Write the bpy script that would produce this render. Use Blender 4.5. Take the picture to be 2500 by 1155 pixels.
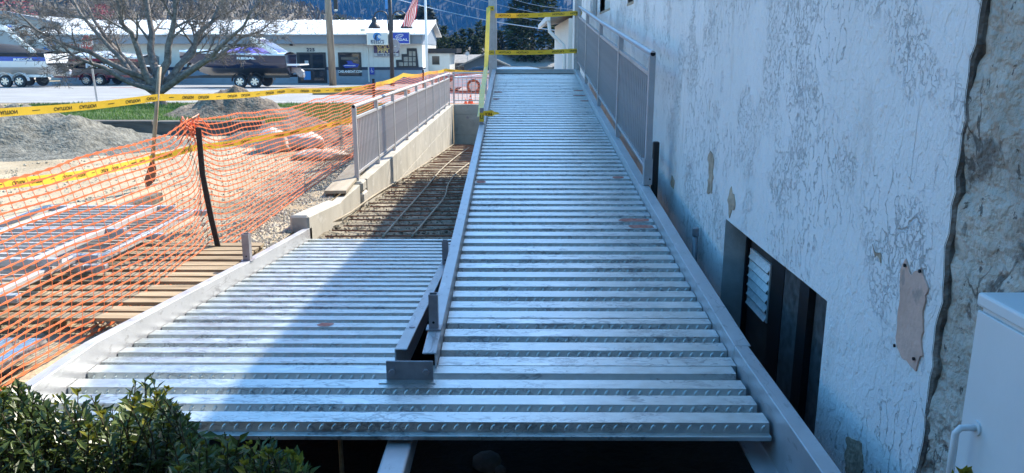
import bpy, bmesh, math, random
from mathutils import Vector, Matrix, noise
from math import sin, cos, tan, pi, radians, atan2, sqrt
random.seed(7)
R = random.random
def U(a, b): return a + (b - a) * R()
S = bpy.context.scene
C = S.collection
for o in list(bpy.data.objects): bpy.data.objects.remove(o)

# ---------------------------------------------------------------- camera, sky, sun, exposure
PITCH, YAW, F = radians(13.5), radians(0.33), 1900.0
cam = bpy.data.objects.new('camera', bpy.data.cameras.new('camera')); C.objects.link(cam)
cam.rotation_euler = (pi / 2 - PITCH, 0, YAW)
cam.data.sensor_fit = 'HORIZONTAL'; cam.data.sensor_width = 36; cam.data.lens = F / 2500 * 36
cam.data.clip_start = 0.05; cam.data.clip_end = 6000
S.camera = cam
SUN_EL, SUN_AZ = radians(43), radians(36)          # azimuth measured from +Y towards +X
W = bpy.data.worlds.new('World'); S.world = W; W.use_nodes = True
wn = W.node_tree.nodes; bg = wn['Background']
sky = wn.new('ShaderNodeTexSky'); sky.sky_type = 'NISHITA'; sky.sun_disc = False
sky.sun_elevation = SUN_EL; sky.sun_rotation = SUN_AZ
sky.air_density = 1.0; sky.dust_density = 0.9; sky.ozone_density = 1.0
hs = wn.new('ShaderNodeHueSaturation'); hs.inputs['Saturation'].default_value = 1.35; hs.inputs['Hue'].default_value = .485
W.node_tree.links.new(sky.outputs[0], hs.inputs['Color']); W.node_tree.links.new(hs.outputs[0], bg.inputs[0]); bg.inputs[1].default_value = 0.15
sl = bpy.data.lights.new('sun', 'SUN'); sl.energy = 4.2; sl.angle = radians(0.53); sl.color = (1, .93, .80)
sun = bpy.data.objects.new('sun', sl); C.objects.link(sun)
sdir = Vector((sin(SUN_AZ) * cos(SUN_EL), cos(SUN_AZ) * cos(SUN_EL), sin(SUN_EL)))
sun.rotation_euler = sdir.to_track_quat('Z', 'Y').to_euler()
S.view_settings.view_transform = 'Standard'; S.view_settings.look = 'None'
S.view_settings.gamma = 1; S.view_settings.use_curve_mapping = False
S.view_settings.exposure = 1.55
S.cycles.max_bounces = 6; S.cycles.caustics_reflective = False; S.cycles.caustics_refractive = False

CM = Matrix.Rotation(YAW, 3, 'Z') @ Matrix.Rotation(pi / 2 - PITCH, 3, 'X')
def at(px, py, X=None, Y=None, Z=None, T=None):
    """point of the place seen at a pixel of the 2500 px photograph, on a given plane or at a given depth"""
    d = CM @ Vector(((px - 1250) / F, (577.5 - py) / F, -1))
    if X is not None: k = X / d.x
    elif Y is not None: k = Y / d.y
    elif Z is not None: k = Z / d.z
    else: k = T
    return d * k

# ---------------------------------------------------------------- helpers
def tag(o, label=None, cat=None, group=None, kind=None):
    if label: o['label'] = label
    if cat: o['category'] = cat
    if group: o['group'] = group
    if kind: o['kind'] = kind
    return o
WL = {}
def thing(name, label, cat, loc=(0, 0, 0), group=None, rz=0):
    o = bpy.data.objects.new(name, None); C.objects.link(o); o.empty_display_size = .2
    o.location = loc; o.rotation_euler = (0, 0, rz); WL[o.name] = Vector(loc)
    return tag(o, label, cat, group)
def base_of(o):
    v = Vector((0, 0, 0))
    while o is not None:
        v += Vector(o.location); o = o.parent
    return v
class MB:
    def __init__(s): s.v, s.f, s.m = [], [], []
    def add(s, vs, fs, mi=0):
        n = len(s.v); s.v += [tuple(p) for p in vs]
        s.f += [tuple(i + n for i in f) for f in fs]; s.m += [mi] * len(fs); return s
    def hexa(s, p, mi=0):      # 8 corners: bottom 0-3 ccw, top 4-7
        return s.add(p, [(3, 2, 1, 0), (4, 5, 6, 7), (0, 1, 5, 4), (1, 2, 6, 5), (2, 3, 7, 6), (3, 0, 4, 7)], mi)
    def box(s, a, b, mi=0):
        x0, y0, z0 = [min(a[i], b[i]) for i in range(3)]; x1, y1, z1 = [max(a[i], b[i]) for i in range(3)]
        return s.hexa([(x0, y0, z0), (x1, y0, z0), (x1, y1, z0), (x0, y1, z0), (x0, y0, z1), (x1, y0, z1), (x1, y1, z1), (x0, y1, z1)], mi)
    def obox(s, c, sz, M3, mi=0):
        c = Vector(c); h = [x / 2 for x in sz]
        return s.hexa([c + M3 @ Vector((i * h[0], j * h[1], k * h[2])) for k in (-1, 1) for i, j in ((-1, -1), (1, -1), (1, 1), (-1, 1))], mi)
    def bar(s, a, b, w, h, mi=0, up=(0, 0, 1)):
        a, b = Vector(a), Vector(b); d = (b - a); L = d.length; d.normalize(); u = Vector(up)
        x = d.cross(u); x = x.normalized() if x.length > 1e-6 else Vector((1, 0, 0)); z = x.cross(d)
        return s.obox((a + b) / 2, (w, L, h), Matrix((x, d, z)).transposed(), mi)
    def tube(s, pts, r, n=6, cap=True, mi=0, hollow=False):
        pts = [Vector(p) for p in pts]; rs = r if isinstance(r, (list, tuple)) else [r] * len(pts)
        V, Fc = [], []; prev = None
        for i, p in enumerate(pts):
            d = (pts[min(i + 1, len(pts) - 1)] - pts[max(i - 1, 0)]).normalized()
            if prev is None:
                x = d.cross(Vector((0, 0, 1))); x = x if x.length > .05 else d.cross(Vector((0, 1, 0)))
            else: x = prev - d * prev.dot(d)
            x.normalize(); y = d.cross(x); prev = x
            for k in range(n):
                a = 2 * pi * k / n; V.append(p + (x * cos(a) + y * sin(a)) * rs[i])
        for i in range(len(pts) - 1):
            for k in range(n):
                Fc.append((i * n + k, i * n + (k + 1) % n, (i + 1) * n + (k + 1) % n, (i + 1) * n + k))
        if cap:
            Fc.append(tuple(range(n - 1, -1, -1))); Fc.append(tuple((len(pts) - 1) * n + k for k in range(n)))
        return s.add(V, Fc, mi)
    def lathe(s, c, prof, n=12, axis='Z', mi=0):
        c = Vector(c); V, Fc = [], []
        for r, h in prof:
            for k in range(n):
                a = 2 * pi * k / n; q = (r * cos(a), r * sin(a), h)
                if axis == 'X': q = (h, q[0], q[1])
                if axis == 'Y': q = (q[0], h, q[1])
                V.append(c + Vector(q))
        for i in range(len(prof) - 1):
            for k in range(n): Fc.append((i * n + k, i * n + (k + 1) % n, (i + 1) * n + (k + 1) % n, (i + 1) * n + k))
        Fc.append(tuple(range(n - 1, -1, -1))); Fc.append(tuple((len(prof) - 1) * n + k for k in range(n)))
        return s.add(V, Fc, mi)
    def prism(s, poly, e, mi=0):   # poly: 3-D points of a planar outline, e: extrusion vector
        n = len(poly); e = Vector(e); V = [Vector(p) for p in poly]; V += [p + e for p in V]
        return s.add(V, [tuple(range(n - 1, -1, -1)), tuple(range(n, 2 * n))] + [(i, (i + 1) % n, (i + 1) % n + n, i + n) for i in range(n)], mi)
    def grid(s, P, mi=0):          # P[i][j] points
        ni, nj = len(P), len(P[0])
        return s.add([p for r in P for p in r], [(i * nj + j, (i + 1) * nj + j, (i + 1) * nj + j + 1, i * nj + j + 1) for i in range(ni - 1) for j in range(nj - 1)], mi)
    def build(s, name, mat, parent=None, smooth=False, local=False, fix=True):
        off = Vector((0, 0, 0)) if (parent is None or local) else base_of(parent)
        me = bpy.data.meshes.new(name); me.from_pydata([tuple(Vector(p) - off) for p in s.v], [], s.f)
        for m in (mat if isinstance(mat, (list, tuple)) else [mat]): me.materials.append(m)
        if any(s.m): me.polygons.foreach_set('material_index', s.m)
        if fix:
            bm = bmesh.new(); bm.from_mesh(me); bmesh.ops.recalc_face_normals(bm, faces=bm.faces); bm.to_mesh(me); bm.free()
        if smooth: me.polygons.foreach_set('use_smooth', [True] * len(me.polygons))
        me.update()
        o = bpy.data.objects.new(name, me); C.objects.link(o); o.parent = parent
        return o
    def single(s, name, mat, label, cat, group=None, smooth=False, kind=None, fix=True):
        lo = [min(p[i] for p in s.v) for i in range(3)]; hi = [max(p[i] for p in s.v) for i in range(3)]
        b = Vector(((lo[0] + hi[0]) / 2, (lo[1] + hi[1]) / 2, lo[2]))
        s.v = [tuple(Vector(p) - b) for p in s.v]
        o = s.build(name, mat, None, smooth, fix=fix); o.location = b
        return tag(o, label, cat, group, kind)
def struct(mb, name, mat, kind='structure', smooth=False, fix=True):
    return tag(mb.build(name, mat, None, smooth, fix=fix), kind=kind)
def bevel(o, w=.004, seg=2):
    m = o.modifiers.new('bevel', 'BEVEL'); m.width = w; m.segments = seg; m.limit_method = 'ANGLE'; m.angle_limit = radians(40)
    return o
def dup(o, loc=None, parent=None):
    c = o.copy(); C.objects.link(c); c.parent = parent if parent is not None else o.parent
    if loc is not None: c.location = loc
    return c
def dup_tree(o, loc, rz=0, label=None, parent=None, scale=1):
    c = o.copy(); C.objects.link(c); c.location = loc; c.rotation_euler = (0, 0, rz); c.scale = (scale,) * 3
    if label: c['label'] = label
    def rec(src, dst):
        for ch in list(src.children):
            k = ch.copy(); C.objects.link(k); k.parent = dst; rec(ch, k)
    rec(o, c); return c
TX = {}
def text_mesh(txt, size, bold=.0, ext=.004, space=1.0):
    k = (txt, size, bold, ext, space)
    if k in TX: return TX[k]
    cu = bpy.data.curves.new('lettering', 'FONT'); cu.body = txt; cu.size = size; cu.offset = bold; cu.extrude = ext
    cu.align_x = 'CENTER'; cu.align_y = 'CENTER'; cu.resolution_u = 3; cu.space_character = space
    o = bpy.data.objects.new('lettering', cu); C.objects.link(o); dg = bpy.context.evaluated_depsgraph_get(); dg.update()
    me = bpy.data.meshes.new_from_object(o.evaluated_get(dg)); bpy.data.objects.remove(o); me.name = 'lettering'
    TX[k] = me; return me
def letters(txt, size, pos, mat, parent, bold=0.0, xs=1.0, rot=(pi / 2, 0, 0), ext=.004, space=1.0, M4=None):
    me = text_mesh(txt, size, bold, ext, space)
    if not me.materials: me.materials.append(mat)
    elif me.materials[0] != mat: me = me.copy(); me.materials[0] = mat
    o = bpy.data.objects.new('lettering', me); C.objects.link(o); o.parent = parent
    if M4 is not None:
        M4 = M4.copy(); M4.translation -= base_of(parent); o.matrix_local = M4
    else:
        o.location = Vector(pos) - base_of(parent); o.rotation_euler = rot; o.scale = (xs, 1, 1)
    return o

# ---------------------------------------------------------------- materials
def M(name, col, rough=.6, metal=0., var=.15, scale=6., bump=0., bscale=60., col2=None, stretch=(1, 1, 1), lo=.35, hi=.65, spec=.5, rvar=0., trans=0., coat=0.):
    m = bpy.data.materials.new(name); m.use_nodes = True; nt = m.node_tree; N = nt.nodes; L = nt.links
    b = N['Principled BSDF']; b.inputs['Roughness'].default_value = rough; b.inputs['Metallic'].default_value = metal
    b.inputs['Specular IOR Level'].default_value = spec
    if coat: b.inputs['Coat Weight'].default_value = coat; b.inputs['Coat Roughness'].default_value = .05
    c1 = [max(0, x * (1 - var)) for x in col]; c2 = list(col2) if col2 else [min(1, x * (1 + var)) for x in col]
    tc = N.new('ShaderNodeTexCoord'); mp = N.new('ShaderNodeMapping'); mp.inputs['Scale'].default_value = stretch
    L.new(tc.outputs['Object'], mp.inputs[0])
    nz = N.new('ShaderNodeTexNoise'); nz.inputs['Scale'].default_value = scale; nz.inputs['Detail'].default_value = 8; nz.inputs['Roughness'].default_value = .62
    L.new(mp.outputs[0], nz.inputs[0])
    cr = N.new('ShaderNodeValToRGB'); cr.color_ramp.elements[0].position = lo; cr.color_ramp.elements[1].position = hi
    cr.color_ramp.elements[0].color = (*c1, 1); cr.color_ramp.elements[1].color = (*c2, 1)
    L.new(nz.outputs[0], cr.inputs[0]); L.new(cr.outputs[0], b.inputs['Base Color'])
    if rvar:
        mr = N.new('ShaderNodeMapRange'); mr.inputs[3].default_value = max(.03, rough - rvar); mr.inputs[4].default_value = rough + rvar
        mr.inputs[1].default_value = .3; mr.inputs[2].default_value = .7
        L.new(nz.outputs[0], mr.inputs[0]); L.new(mr.outputs[0], b.inputs['Roughness'])
    if bump:
        n2 = N.new('ShaderNodeTexNoise'); n2.inputs['Scale'].default_value = bscale; n2.inputs['Detail'].default_value = 5
        L.new(mp.outputs[0], n2.inputs[0])
        bp = N.new('ShaderNodeBump'); bp.inputs['Strength'].default_value = min(1, bump); bp.inputs['Distance'].default_value = .5 / bscale * max(1, bump)
        L.new(n2.outputs[0], bp.inputs['Height']); L.new(bp.outputs[0], b.inputs['Normal'])
    if trans:
        b.inputs['Subsurface Weight'].default_value = 0
        tr = N.new('ShaderNodeBsdfTranslucent'); L.new(cr.outputs[0], tr.inputs[0])
        mx = N.new('ShaderNodeMixShader'); mx.inputs[0].default_value = trans
        L.new(b.outputs[0], mx.inputs[1]); L.new(tr.outputs[0], mx.inputs[2]); L.new(mx.outputs[0], N['Material Output'].inputs[0])
    return m
def extra_spots(m, col, scale, thr, soft=.04, stretch=(1, 1, 1), amount=1., seed=0., rough=None, detail=6):
    """mixes a second colour into the base colour where a noise passes a threshold (stains, wear, rust)"""
    nt = m.node_tree; N = nt.nodes; L = nt.links; b = N['Principled BSDF']
    src = b.inputs['Base Color'].links[0].from_socket
    tc = N.new('ShaderNodeTexCoord'); mp = N.new('ShaderNodeMapping'); mp.inputs['Scale'].default_value = stretch; mp.inputs['Location'].default_value = (seed, seed * 1.7, seed * .6)
    nz = N.new('ShaderNodeTexNoise'); nz.inputs['Scale'].default_value = scale; nz.inputs['Detail'].default_value = detail; nz.inputs['Roughness'].default_value = .65
    L.new(tc.outputs['Object'], mp.inputs[0]); L.new(mp.outputs[0], nz.inputs[0])
    mr = N.new('ShaderNodeMapRange'); mr.inputs[1].default_value = thr; mr.inputs[2].default_value = thr + soft; mr.inputs[4].default_value = amount
    L.new(nz.outputs[0], mr.inputs[0])
    mx = N.new('ShaderNodeMix'); mx.data_type = 'RGBA'; mx.inputs[7].default_value = (*col, 1)
    L.new(mr.outputs[0], mx.inputs[0]); L.new(src, mx.inputs[6]); L.new(mx.outputs[2], b.inputs['Base Color'])
    return mr
def squiggle(m, col, scale, width, stretch, mscale, t0, amount=.8, seed=0., detail=2.5):
    nt = m.node_tree; N = nt.nodes; L = nt.links; b = N['Principled BSDF']; src = b.inputs['Base Color'].links[0].from_socket
    tc = N.new('ShaderNodeTexCoord'); mp = N.new('ShaderNodeMapping'); mp.inputs['Scale'].default_value = stretch; mp.inputs['Location'].default_value = (seed, seed * 2, seed)
    L.new(tc.outputs['Object'], mp.inputs[0]); n1 = N.new('ShaderNodeTexNoise'); n1.inputs['Scale'].default_value = scale; n1.inputs['Detail'].default_value = detail; n1.inputs['Distortion'].default_value = .6
    L.new(mp.outputs[0], n1.inputs[0]); a = N.new('ShaderNodeMath'); a.operation = 'SUBTRACT'; a.inputs[1].default_value = .5; L.new(n1.outputs[0], a.inputs[0])
    c = N.new('ShaderNodeMath'); c.operation = 'ABSOLUTE'; L.new(a.outputs[0], c.inputs[0])
    r = N.new('ShaderNodeMapRange'); r.inputs[1].default_value = width * .4; r.inputs[2].default_value = width; r.inputs[3].default_value = amount; r.inputs[4].default_value = 0; L.new(c.outputs[0], r.inputs[0])
    n2 = N.new('ShaderNodeTexNoise'); n2.inputs['Scale'].default_value = mscale; n2.inputs['Detail'].default_value = 5; L.new(mp.outputs[0], n2.inputs[0])
    k = N.new('ShaderNodeMapRange'); k.inputs[1].default_value = t0; k.inputs[2].default_value = t0 + .06; L.new(n2.outputs[0], k.inputs[0])
    q = N.new('ShaderNodeMath'); q.operation = 'MULTIPLY'; L.new(r.outputs[0], q.inputs[0]); L.new(k.outputs[0], q.inputs[1])
    mx = N.new('ShaderNodeMix'); mx.data_type = 'RGBA'; mx.inputs[7].default_value = (*col, 1); L.new(q.outputs[0], mx.inputs[0]); L.new(src, mx.inputs[6]); L.new(mx.outputs[2], b.inputs['Base Color'])
def make_galv():
    m = M('galvanised', (.56, .60, .60), .40, .80, .10, 22, .10, 90, rvar=.10, stretch=(.6, 1, 1))
    squiggle(m, (.17, .18, .20), 17, .035, (.5, 1.5, 1), 3, .50, .55, 1.3)
    squiggle(m, (.22, .23, .24), 45, .05, (.5, 1.2, 1), 5, .54, .45, 6.1)
    extra_spots(m, (.20, .21, .22), 20, .66, .02, (.45, 1.7, 1), .6, 3.1)
    extra_spots(m, (.70, .73, .73), 7, .58, .05, (.5, 1.5, 1), .7, 9.3)
    extra_spots(m, (.24, .17, .10), 4, .69, .03, (.8, 1.6, 1), .55, 17.7)
    return m
def make_stucco():
    m = bpy.data.materials.new('stucco'); m.use_nodes = True; nt = m.node_tree; N = nt.nodes; L = nt.links; b = N['Principled BSDF']
    b.inputs['Roughness'].default_value = .75; b.inputs['Specular IOR Level'].default_value = .35
    tc = N.new('ShaderNodeTexCoord')
    def noise_(scale, detail=5, stretch=(1, 1, 1), src=None):
        mp = N.new('ShaderNodeMapping'); mp.inputs['Scale'].default_value = stretch; L.new(src or tc.outputs['Object'], mp.inputs[0])
        z = N.new('ShaderNodeTexNoise'); z.inputs['Scale'].default_value = scale; z.inputs['Detail'].default_value = detail; L.new(mp.outputs[0], z.inputs[0]); return z
    def mr_(sock, a, bb, c=0., d=1.):
        r = N.new('ShaderNodeMapRange'); r.inputs[1].default_value = a; r.inputs[2].default_value = bb; r.inputs[3].default_value = c; r.inputs[4].default_value = d
        L.new(sock, r.inputs[0]); return r.outputs[0]
    def math_(op, a, bb):
        q = N.new('ShaderNodeMath'); q.operation = op
        for i, x in enumerate((a, bb)):
            if isinstance(x, (int, float)): q.inputs[i].default_value = x
            else: L.new(x, q.inputs[i])
        return q.outputs[0]
    def crack(scale, wob, width, stretch, msk, t0, t1):
        w = noise_(wob[0], 6); vm = N.new('ShaderNodeVectorMath'); vm.operation = 'MULTIPLY_ADD'
        L.new(w.outputs['Color'], vm.inputs[0]); vm.inputs[1].default_value = (wob[1],) * 3; L.new(tc.outputs['Object'], vm.inputs[2])
        mp = N.new('ShaderNodeMapping'); mp.inputs['Scale'].default_value = stretch; L.new(vm.outputs[0], mp.inputs[0])
        v = N.new('ShaderNodeTexVoronoi'); v.feature = 'DISTANCE_TO_EDGE'; v.inputs['Scale'].default_value = scale; L.new(mp.outputs[0], v.inputs[0])
        line = mr_(v.outputs['Distance'], 0, width, 1, 0)
        k = mr_(noise_(msk, 4).outputs[0], t0, t1)
        return math_('MULTIPLY', line, k)
    c1 = crack(4.2, (7, .26), .011, (1, 1, .30), 2.3, .54, .60)
    def contour(nz, width, msk, t0):
        line = mr_(math_('ABSOLUTE', math_('SUBTRACT', nz, .5), 0), width * .35, width, 1, 0)
        return math_('MULTIPLY', line, mr_(noise_(msk, 5).outputs[0], t0, t0 + .06))
    nA = noise_(17, 5, (1, 1, .55)); nB = noise_(46, 4, (1, 1, .7))
    cA = contour(nA.outputs[0], .012, 1.7, .49); cB = contour(nB.outputs[0], .028, 2.3, .52)
    cr = math_('MAXIMUM', c1, math_('MAXIMUM', cA, math_('MULTIPLY', cB, .75)))
    big = noise_(1.3, 7, (1, 1, .5)); ramp = N.new('ShaderNodeValToRGB'); ramp.color_ramp.elements[0].position = .3; ramp.color_ramp.elements[1].position = .62
    ramp.color_ramp.elements[0].color = (.74, .745, .74, 1); ramp.color_ramp.elements[1].color = (.83, .835, .835, 1); L.new(big.outputs[0], ramp.inputs[0])
    mx = N.new('ShaderNodeMix'); mx.data_type = 'RGBA'; mx.inputs[7].default_value = (.26, .23, .21, 1)
    L.new(math_('MULTIPLY', cr, .42), mx.inputs[0]); L.new(ramp.outputs[0], mx.inputs[6])
    drt = mr_(noise_(5, 9, (1, 1, .22)).outputs[0], .62, .74, 0, .38); m2 = N.new('ShaderNodeMix'); m2.data_type = 'RGBA'; m2.inputs[7].default_value = (.42, .37, .31, 1)
    L.new(drt, m2.inputs[0]); L.new(mx.outputs[2], m2.inputs[6]); L.new(m2.outputs[2], b.inputs['Base Color'])
    plat = math_('ADD', mr_(nA.outputs[0], .47, .52), math_('MULTIPLY', mr_(nB.outputs[0], .46, .53), .5))
    h = math_('ADD', math_('MULTIPLY', cr, -1.2), math_('ADD', math_('MULTIPLY', plat, .35), math_('MULTIPLY', noise_(90, 4).outputs[0], .35)))
    bp = N.new('ShaderNodeBump'); bp.inputs['Strength'].default_value = .8; bp.inputs['Distance'].default_value = .009
    L.new(h, bp.inputs['Height']); L.new(bp.outputs[0], b.inputs['Normal']); return m
def make_rawwall():
    m = M('rough_concrete', (.46, .42, .36), .92, 0, .3, 3.2, 2.2, 24, col2=(.66, .62, .55), lo=.3, hi=.7)
    extra_spots(m, (.34, .285, .22), 2.1, .55, .12, (1, 1, 1.6), .7, 4.9)
    squiggle(m, (.10, .085, .07), 3.5, .012, (1, 1, .7), 1.7, .50, .85, 3.3, 5)
    extra_spots(m, (.12, .105, .09), 4.5, .57, .08, (1, 1, 1), .8, 2.2)
    extra_spots(m, (.07, .06, .05), 22, .63, .03, (1, 1, .8), .8, 12.2)
    extra_spots(m, (.24, .13, .09), 6, .68, .05, (1, 1, 1), .6, 8.2)
    extra_spots(m, (.50, .49, .46), 7, .62, .06, (1, 1, 1), .6, 5.2)
    return m
m_edge = M('broken_edge', (.11, .095, .085), .95, 0, .4, 12, 1.5, 40, col2=(.24, .215, .19))
m_galv = make_galv(); m_stucco = make_stucco(); m_raw = make_rawwall()
m_emb = M('galvanised_web', (.42, .47, .52), .42, .7, .1, 30)
m_steel = M('grey_steel_paint', (.46, .46, .48), .38, .25, .10, 5, .05, 80, rvar=.06)
extra_spots(m_steel, (.40, .16, .11), 3.5, .68, .04, (1, 1, 1), .55, 4.4)
extra_spots(m_steel, (.27, .26, .27), 26, .60, .05, (1, .5, 1), .6, 1.4)
squiggle(m_steel, (.24, .23, .24), 12, .012, (1, .25, 1), 3, .52, .6, 2.2)
extra_spots(m_steel, (.62, .62, .63), 9, .64, .03, (1, .4, 1), .6, 7.4)
m_steel2 = M('grey_steel_plate', (.30, .285, .31), .4, .35, .18, 9, .05, 60)
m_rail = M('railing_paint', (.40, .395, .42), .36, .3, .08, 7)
m_railsun = M('railing_paint_sunlit', (.48, .465, .46), .45, .1, .08, 7)  # lighter copy of the railing paint, sunlight put into its colour
m_rust = M('rusty_steel', (.28, .12, .07), .75, .2, .35, 14, .3, 60)
m_black = M('black_rubber', (.018, .018, .02), .6, 0, .2, 9)
m_void = M('hole_shade', (.006, .006, .008), .9, 0, 0)  # near-black colour of flat discs that imitate the shade inside holes
m_conc = M('cast_concrete', (.40, .375, .325), .85, 0, .14, 2.2, .35, 120)
extra_spots(m_conc, (.27, .25, .215), 5, .60, .12, (1, 1, .4), .7, 6.6)
extra_spots(m_conc, (.50, .48, .44), 3, .58, .06, (1, 1, 2), .7, 2.6)
m_dirt = M('pale_dirt', (.36, .275, .17), .95, 0, .18, 1.1, .9, 26, col2=(.47, .385, .265))
extra_spots(m_dirt, (.29, .235, .165), 3.3, .57, .1, (1, 1, 1), .8, 3.7)
extra_spots(m_dirt, (.20, .16, .11), 38, .63, .06, (1, 1, 1), .35, 1.1)
m_mud = M('dark_mud', (.20, .165, .115), .92, 0, .35, 5, 1.6, 26, col2=(.33, .28, .205))
m_pit = M('shade_black_soil', (.022, .018, .015), .97, 0, .35, 5, 1, 24)  # soil colour darkened to stand in for the shade of the pit
m_grav = M('grey_gravel', (.25, .235, .20), .95, 0, .35, 16, 1.6, 34, col2=(.38, .365, .32))
m_pile = M('gravel_fines', (.11, .105, .085), .95, 0, .28, 9, 1.8, 22, col2=(.225, .215, .18))
m_soil = M('loose_topsoil', (.12, .095, .075), .95, 0, .4, 5, 1.6, 15, col2=(.24, .195, .15))
m_stone = [M('pebble', c, .9, 0, .2, 20) for c in ((.36, .32, .25), (.24, .215, .17), (.45, .41, .335))]
m_rock = M('grey_stone', (.20, .185, .17), .9, 0, .3, 7, .8, 30)
m_asph = M('worn_asphalt', (.275, .27, .265), .9, 0, .12, .5, .4, 60)
extra_spots(m_asph, (.21, .205, .20), .9, .56, .04, (.15, 2, 1), .6, 4.2)
extra_spots(m_asph, (.33, .32, .31), 1.2, .6, .1, (.4, 1, 1), .6, 7.2)
m_line = M('road_paint', (.62, .62, .60), .8, 0, .2, 7)
m_redline = M('red_kerb_paint', (.50, .13, .10), .8, 0, .2, 7)
m_grass = M('grass_blade', (.07, .15, .025), .7, 0, .35, 2, col2=(.16, .27, .05), trans=.3)
m_grassb = M('grass_soil', (.06, .10, .025), .95, 0, .3, 3, 1, 25)
m_timber = M('weathered_timber', (.10, .085, .07), .9, 0, .35, 6, .8, 30, stretch=(.15, 1, 1), col2=(.19, .165, .14))
m_wood = M('pallet_wood', (.26, .185, .105), .85, 0, .3, 7, .4, 60, stretch=(.2, 1.5, 1.5), col2=(.44, .34, .22))
m_plank = M('grey_plank', (.33, .28, .21), .85, 0, .25, 7, .4, 60, stretch=(1.5, .2, 1))
m_pole = M('pole_wood', (.26, .205, .15), .85, 0, .3, 3, .4, 30, stretch=(2, 2, .15))
m_handle = M('shovel_handle', (.33, .25, .17), .7, 0, .2, 8)
m_net = M('orange_plastic_net', (.93, .25, .10), .36, 0, .12, 1.6, trans=.15, spec=.7)
m_tape = M('yellow_tape', (.90, .63, .06), .35, 0, .06, 5, trans=.25)
m_ink = M('black_print', (.05, .042, .01), .5, 0, 0)
m_leaf = M('shrub_leaf', (.046, .085, .020), .32, 0, .4, 24, col2=(.125, .175, .038), trans=.25)
m_young = M('young_leaf', (.20, .21, .02), .45, 0, .3, 30, col2=(.36, .34, .04), trans=.3)
m_twig = M('shrub_twig', (.06, .05, .03), .8)
m_bark = M('tree_bark', (.13, .108, .095), .9, 0, .3, 9, .6, 26, col2=(.24, .21, .19))
m_white = M('white_paint', (.72, .73, .73), .6, 0, .06, 3)
m_offw = M('cream_paint', (.66, .66, .63), .5, 0, .04, 2)
m_block = M('white_block_wall', (.66, .655, .62), .8, 0, .06, 2, .2, 30)
m_bluegrey = M('blue_grey_wall', (.235, .285, .35), .8, 0, .07, 2)
m_fascia = M('slate_fascia', (.20, .235, .28), .6, 0, .06, 2)
m_navy = M('navy_trim', (.02, .03, .06), .5, 0, .1, 4)
m_roofw = M('white_metal_roof', (.80, .80, .80), .4, .1, .04, 2)
m_frame = M('black_frame', (.012, .012, .014), .45, 0, .1, 6)
m_glass = M('dark_glass', (.025, .03, .035), .06, 0, .3, 1.2, spec=.8)
m_blk = M('glass_block', (.24, .25, .235), .15, 0, .2, 5, spec=.7)
m_signblue = M('sign_blue', (.02, .05, .36), .4, 0, .04, 2)
m_signpurple = M('sign_purple', (.055, .03, .10), .45, 0, .06, 2)
m_signpale = M('sign_grey', (.50, .50, .52), .5, 0, .04, 2)
m_gold = M('sign_gold', (.75, .60, .25), .5, 0, .03, 2)
m_sky1 = M('wave_blue', (.05, .22, .52), .5, 0, .05, 2)
m_wht = M('white_lettering', (.80, .80, .80), .5, 0, 0)
m_dkl = M('navy_lettering', (.015, .03, .08), .5, 0, 0)
m_alu = M('silver_metal', (.55, .55, .56), .28, .9, .08, 10)
m_bronze = M('bronze_pole', (.05, .042, .04), .45, .3, .15, 6)
m_red = M('red_sign', (.40, .03, .035), .45, 0, .08, 3)
m_flagr = M('flag_red', (.48, .035, .05), .7, 0, .08, 6, trans=.3)
m_flagw = M('flag_white', (.74, .73, .72), .7, 0, .05, 6, trans=.3)
m_patch = M('mortar_patch', (.64, .42, .34), .85, 0, .14, 7, .4, 50)
extra_spots(m_patch, (.36, .28, .24), 9, .6, .06, (1, 1, .6), .7, 2.4)
m_spall = M('bare_mortar', (.40, .32, .24), .9, 0, .3, 14, .8, 50)
m_jamb = M('grey_jamb', (.52, .54, .55), .8, 0, .15, 6, .3, 40)
m_dkdoor = M('dark_door', (.05, .046, .045), .6, 0, .25, 9)
m_dirtyglass = M('dusty_glass', (.10, .105, .11), .3, 0, .5, 22, spec=.6)
m_louv = M('louvre_aluminium', (.78, .78, .78), .4, .2, .12, 30, .2, 60)
m_cab = M('cabinet_paint', (.66, .70, .72), .45, 0, .05, 3)
extra_spots(m_cab, (.42, .40, .38), 6, .70, .04, (1, 1, .4), .5, 2.4)
m_con = M('conifer_needles', (.026, .048, .022), .9, 0, .4, .8, col2=(.065, .095, .04), spec=.15, trans=.15)
m_con2 = M('blue_spruce_needles', (.05, .085, .08), .8, 0, .4, .8, col2=(.10, .14, .125))
m_arb = M('arborvitae_leaf', (.026, .048, .018), .9, 0, .4, 1.1, col2=(.065, .095, .035), spec=.1, trans=.2)
m_pine = M('pine_needles', (.045, .065, .03), .8, 0, .4, .8, col2=(.12, .14, .06))
m_forest = M('forest_conifers', (.008, .018, .010), .9, 0, .5, .02, col2=(.024, .040, .022))
m_hill = M('forest_slope', (.020, .028, .020), .95, 0, .4, .012, col2=(.045, .05, .035))
m_brown = M('dry_hillside', (.15, .12, .085), .95, 0, .35, .08, col2=(.24, .20, .15))
m_brush = M('bare_brush', (.13, .105, .085), .9, 0, .3, .4, col2=(.22, .19, .16))
m_blossom = M('pink_blossom', (.42, .10, .13), .8, 0, .3, 2)
m_shingle = M('grey_shingle', (.235, .225, .215), .9, 0, .2, 3, .4, 10)
m_housedk = M('slate_siding', (.06, .085, .115), .7, 0, .1, 3)
m_greywall = M('grey_metal_wall', (.36, .365, .37), .7, 0, .06, 1)
m_tarp = M('blue_tarp', (.02, .20, .60), .5, 0, .1, 2)
m_bag = M('white_sack', (.46, .41, .38), .7, 0, .12, 7, .5, 18)
m_sand = M('sandy_sack', (.52, .43, .33), .8, 0, .2, 7, .6, 18)
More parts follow.
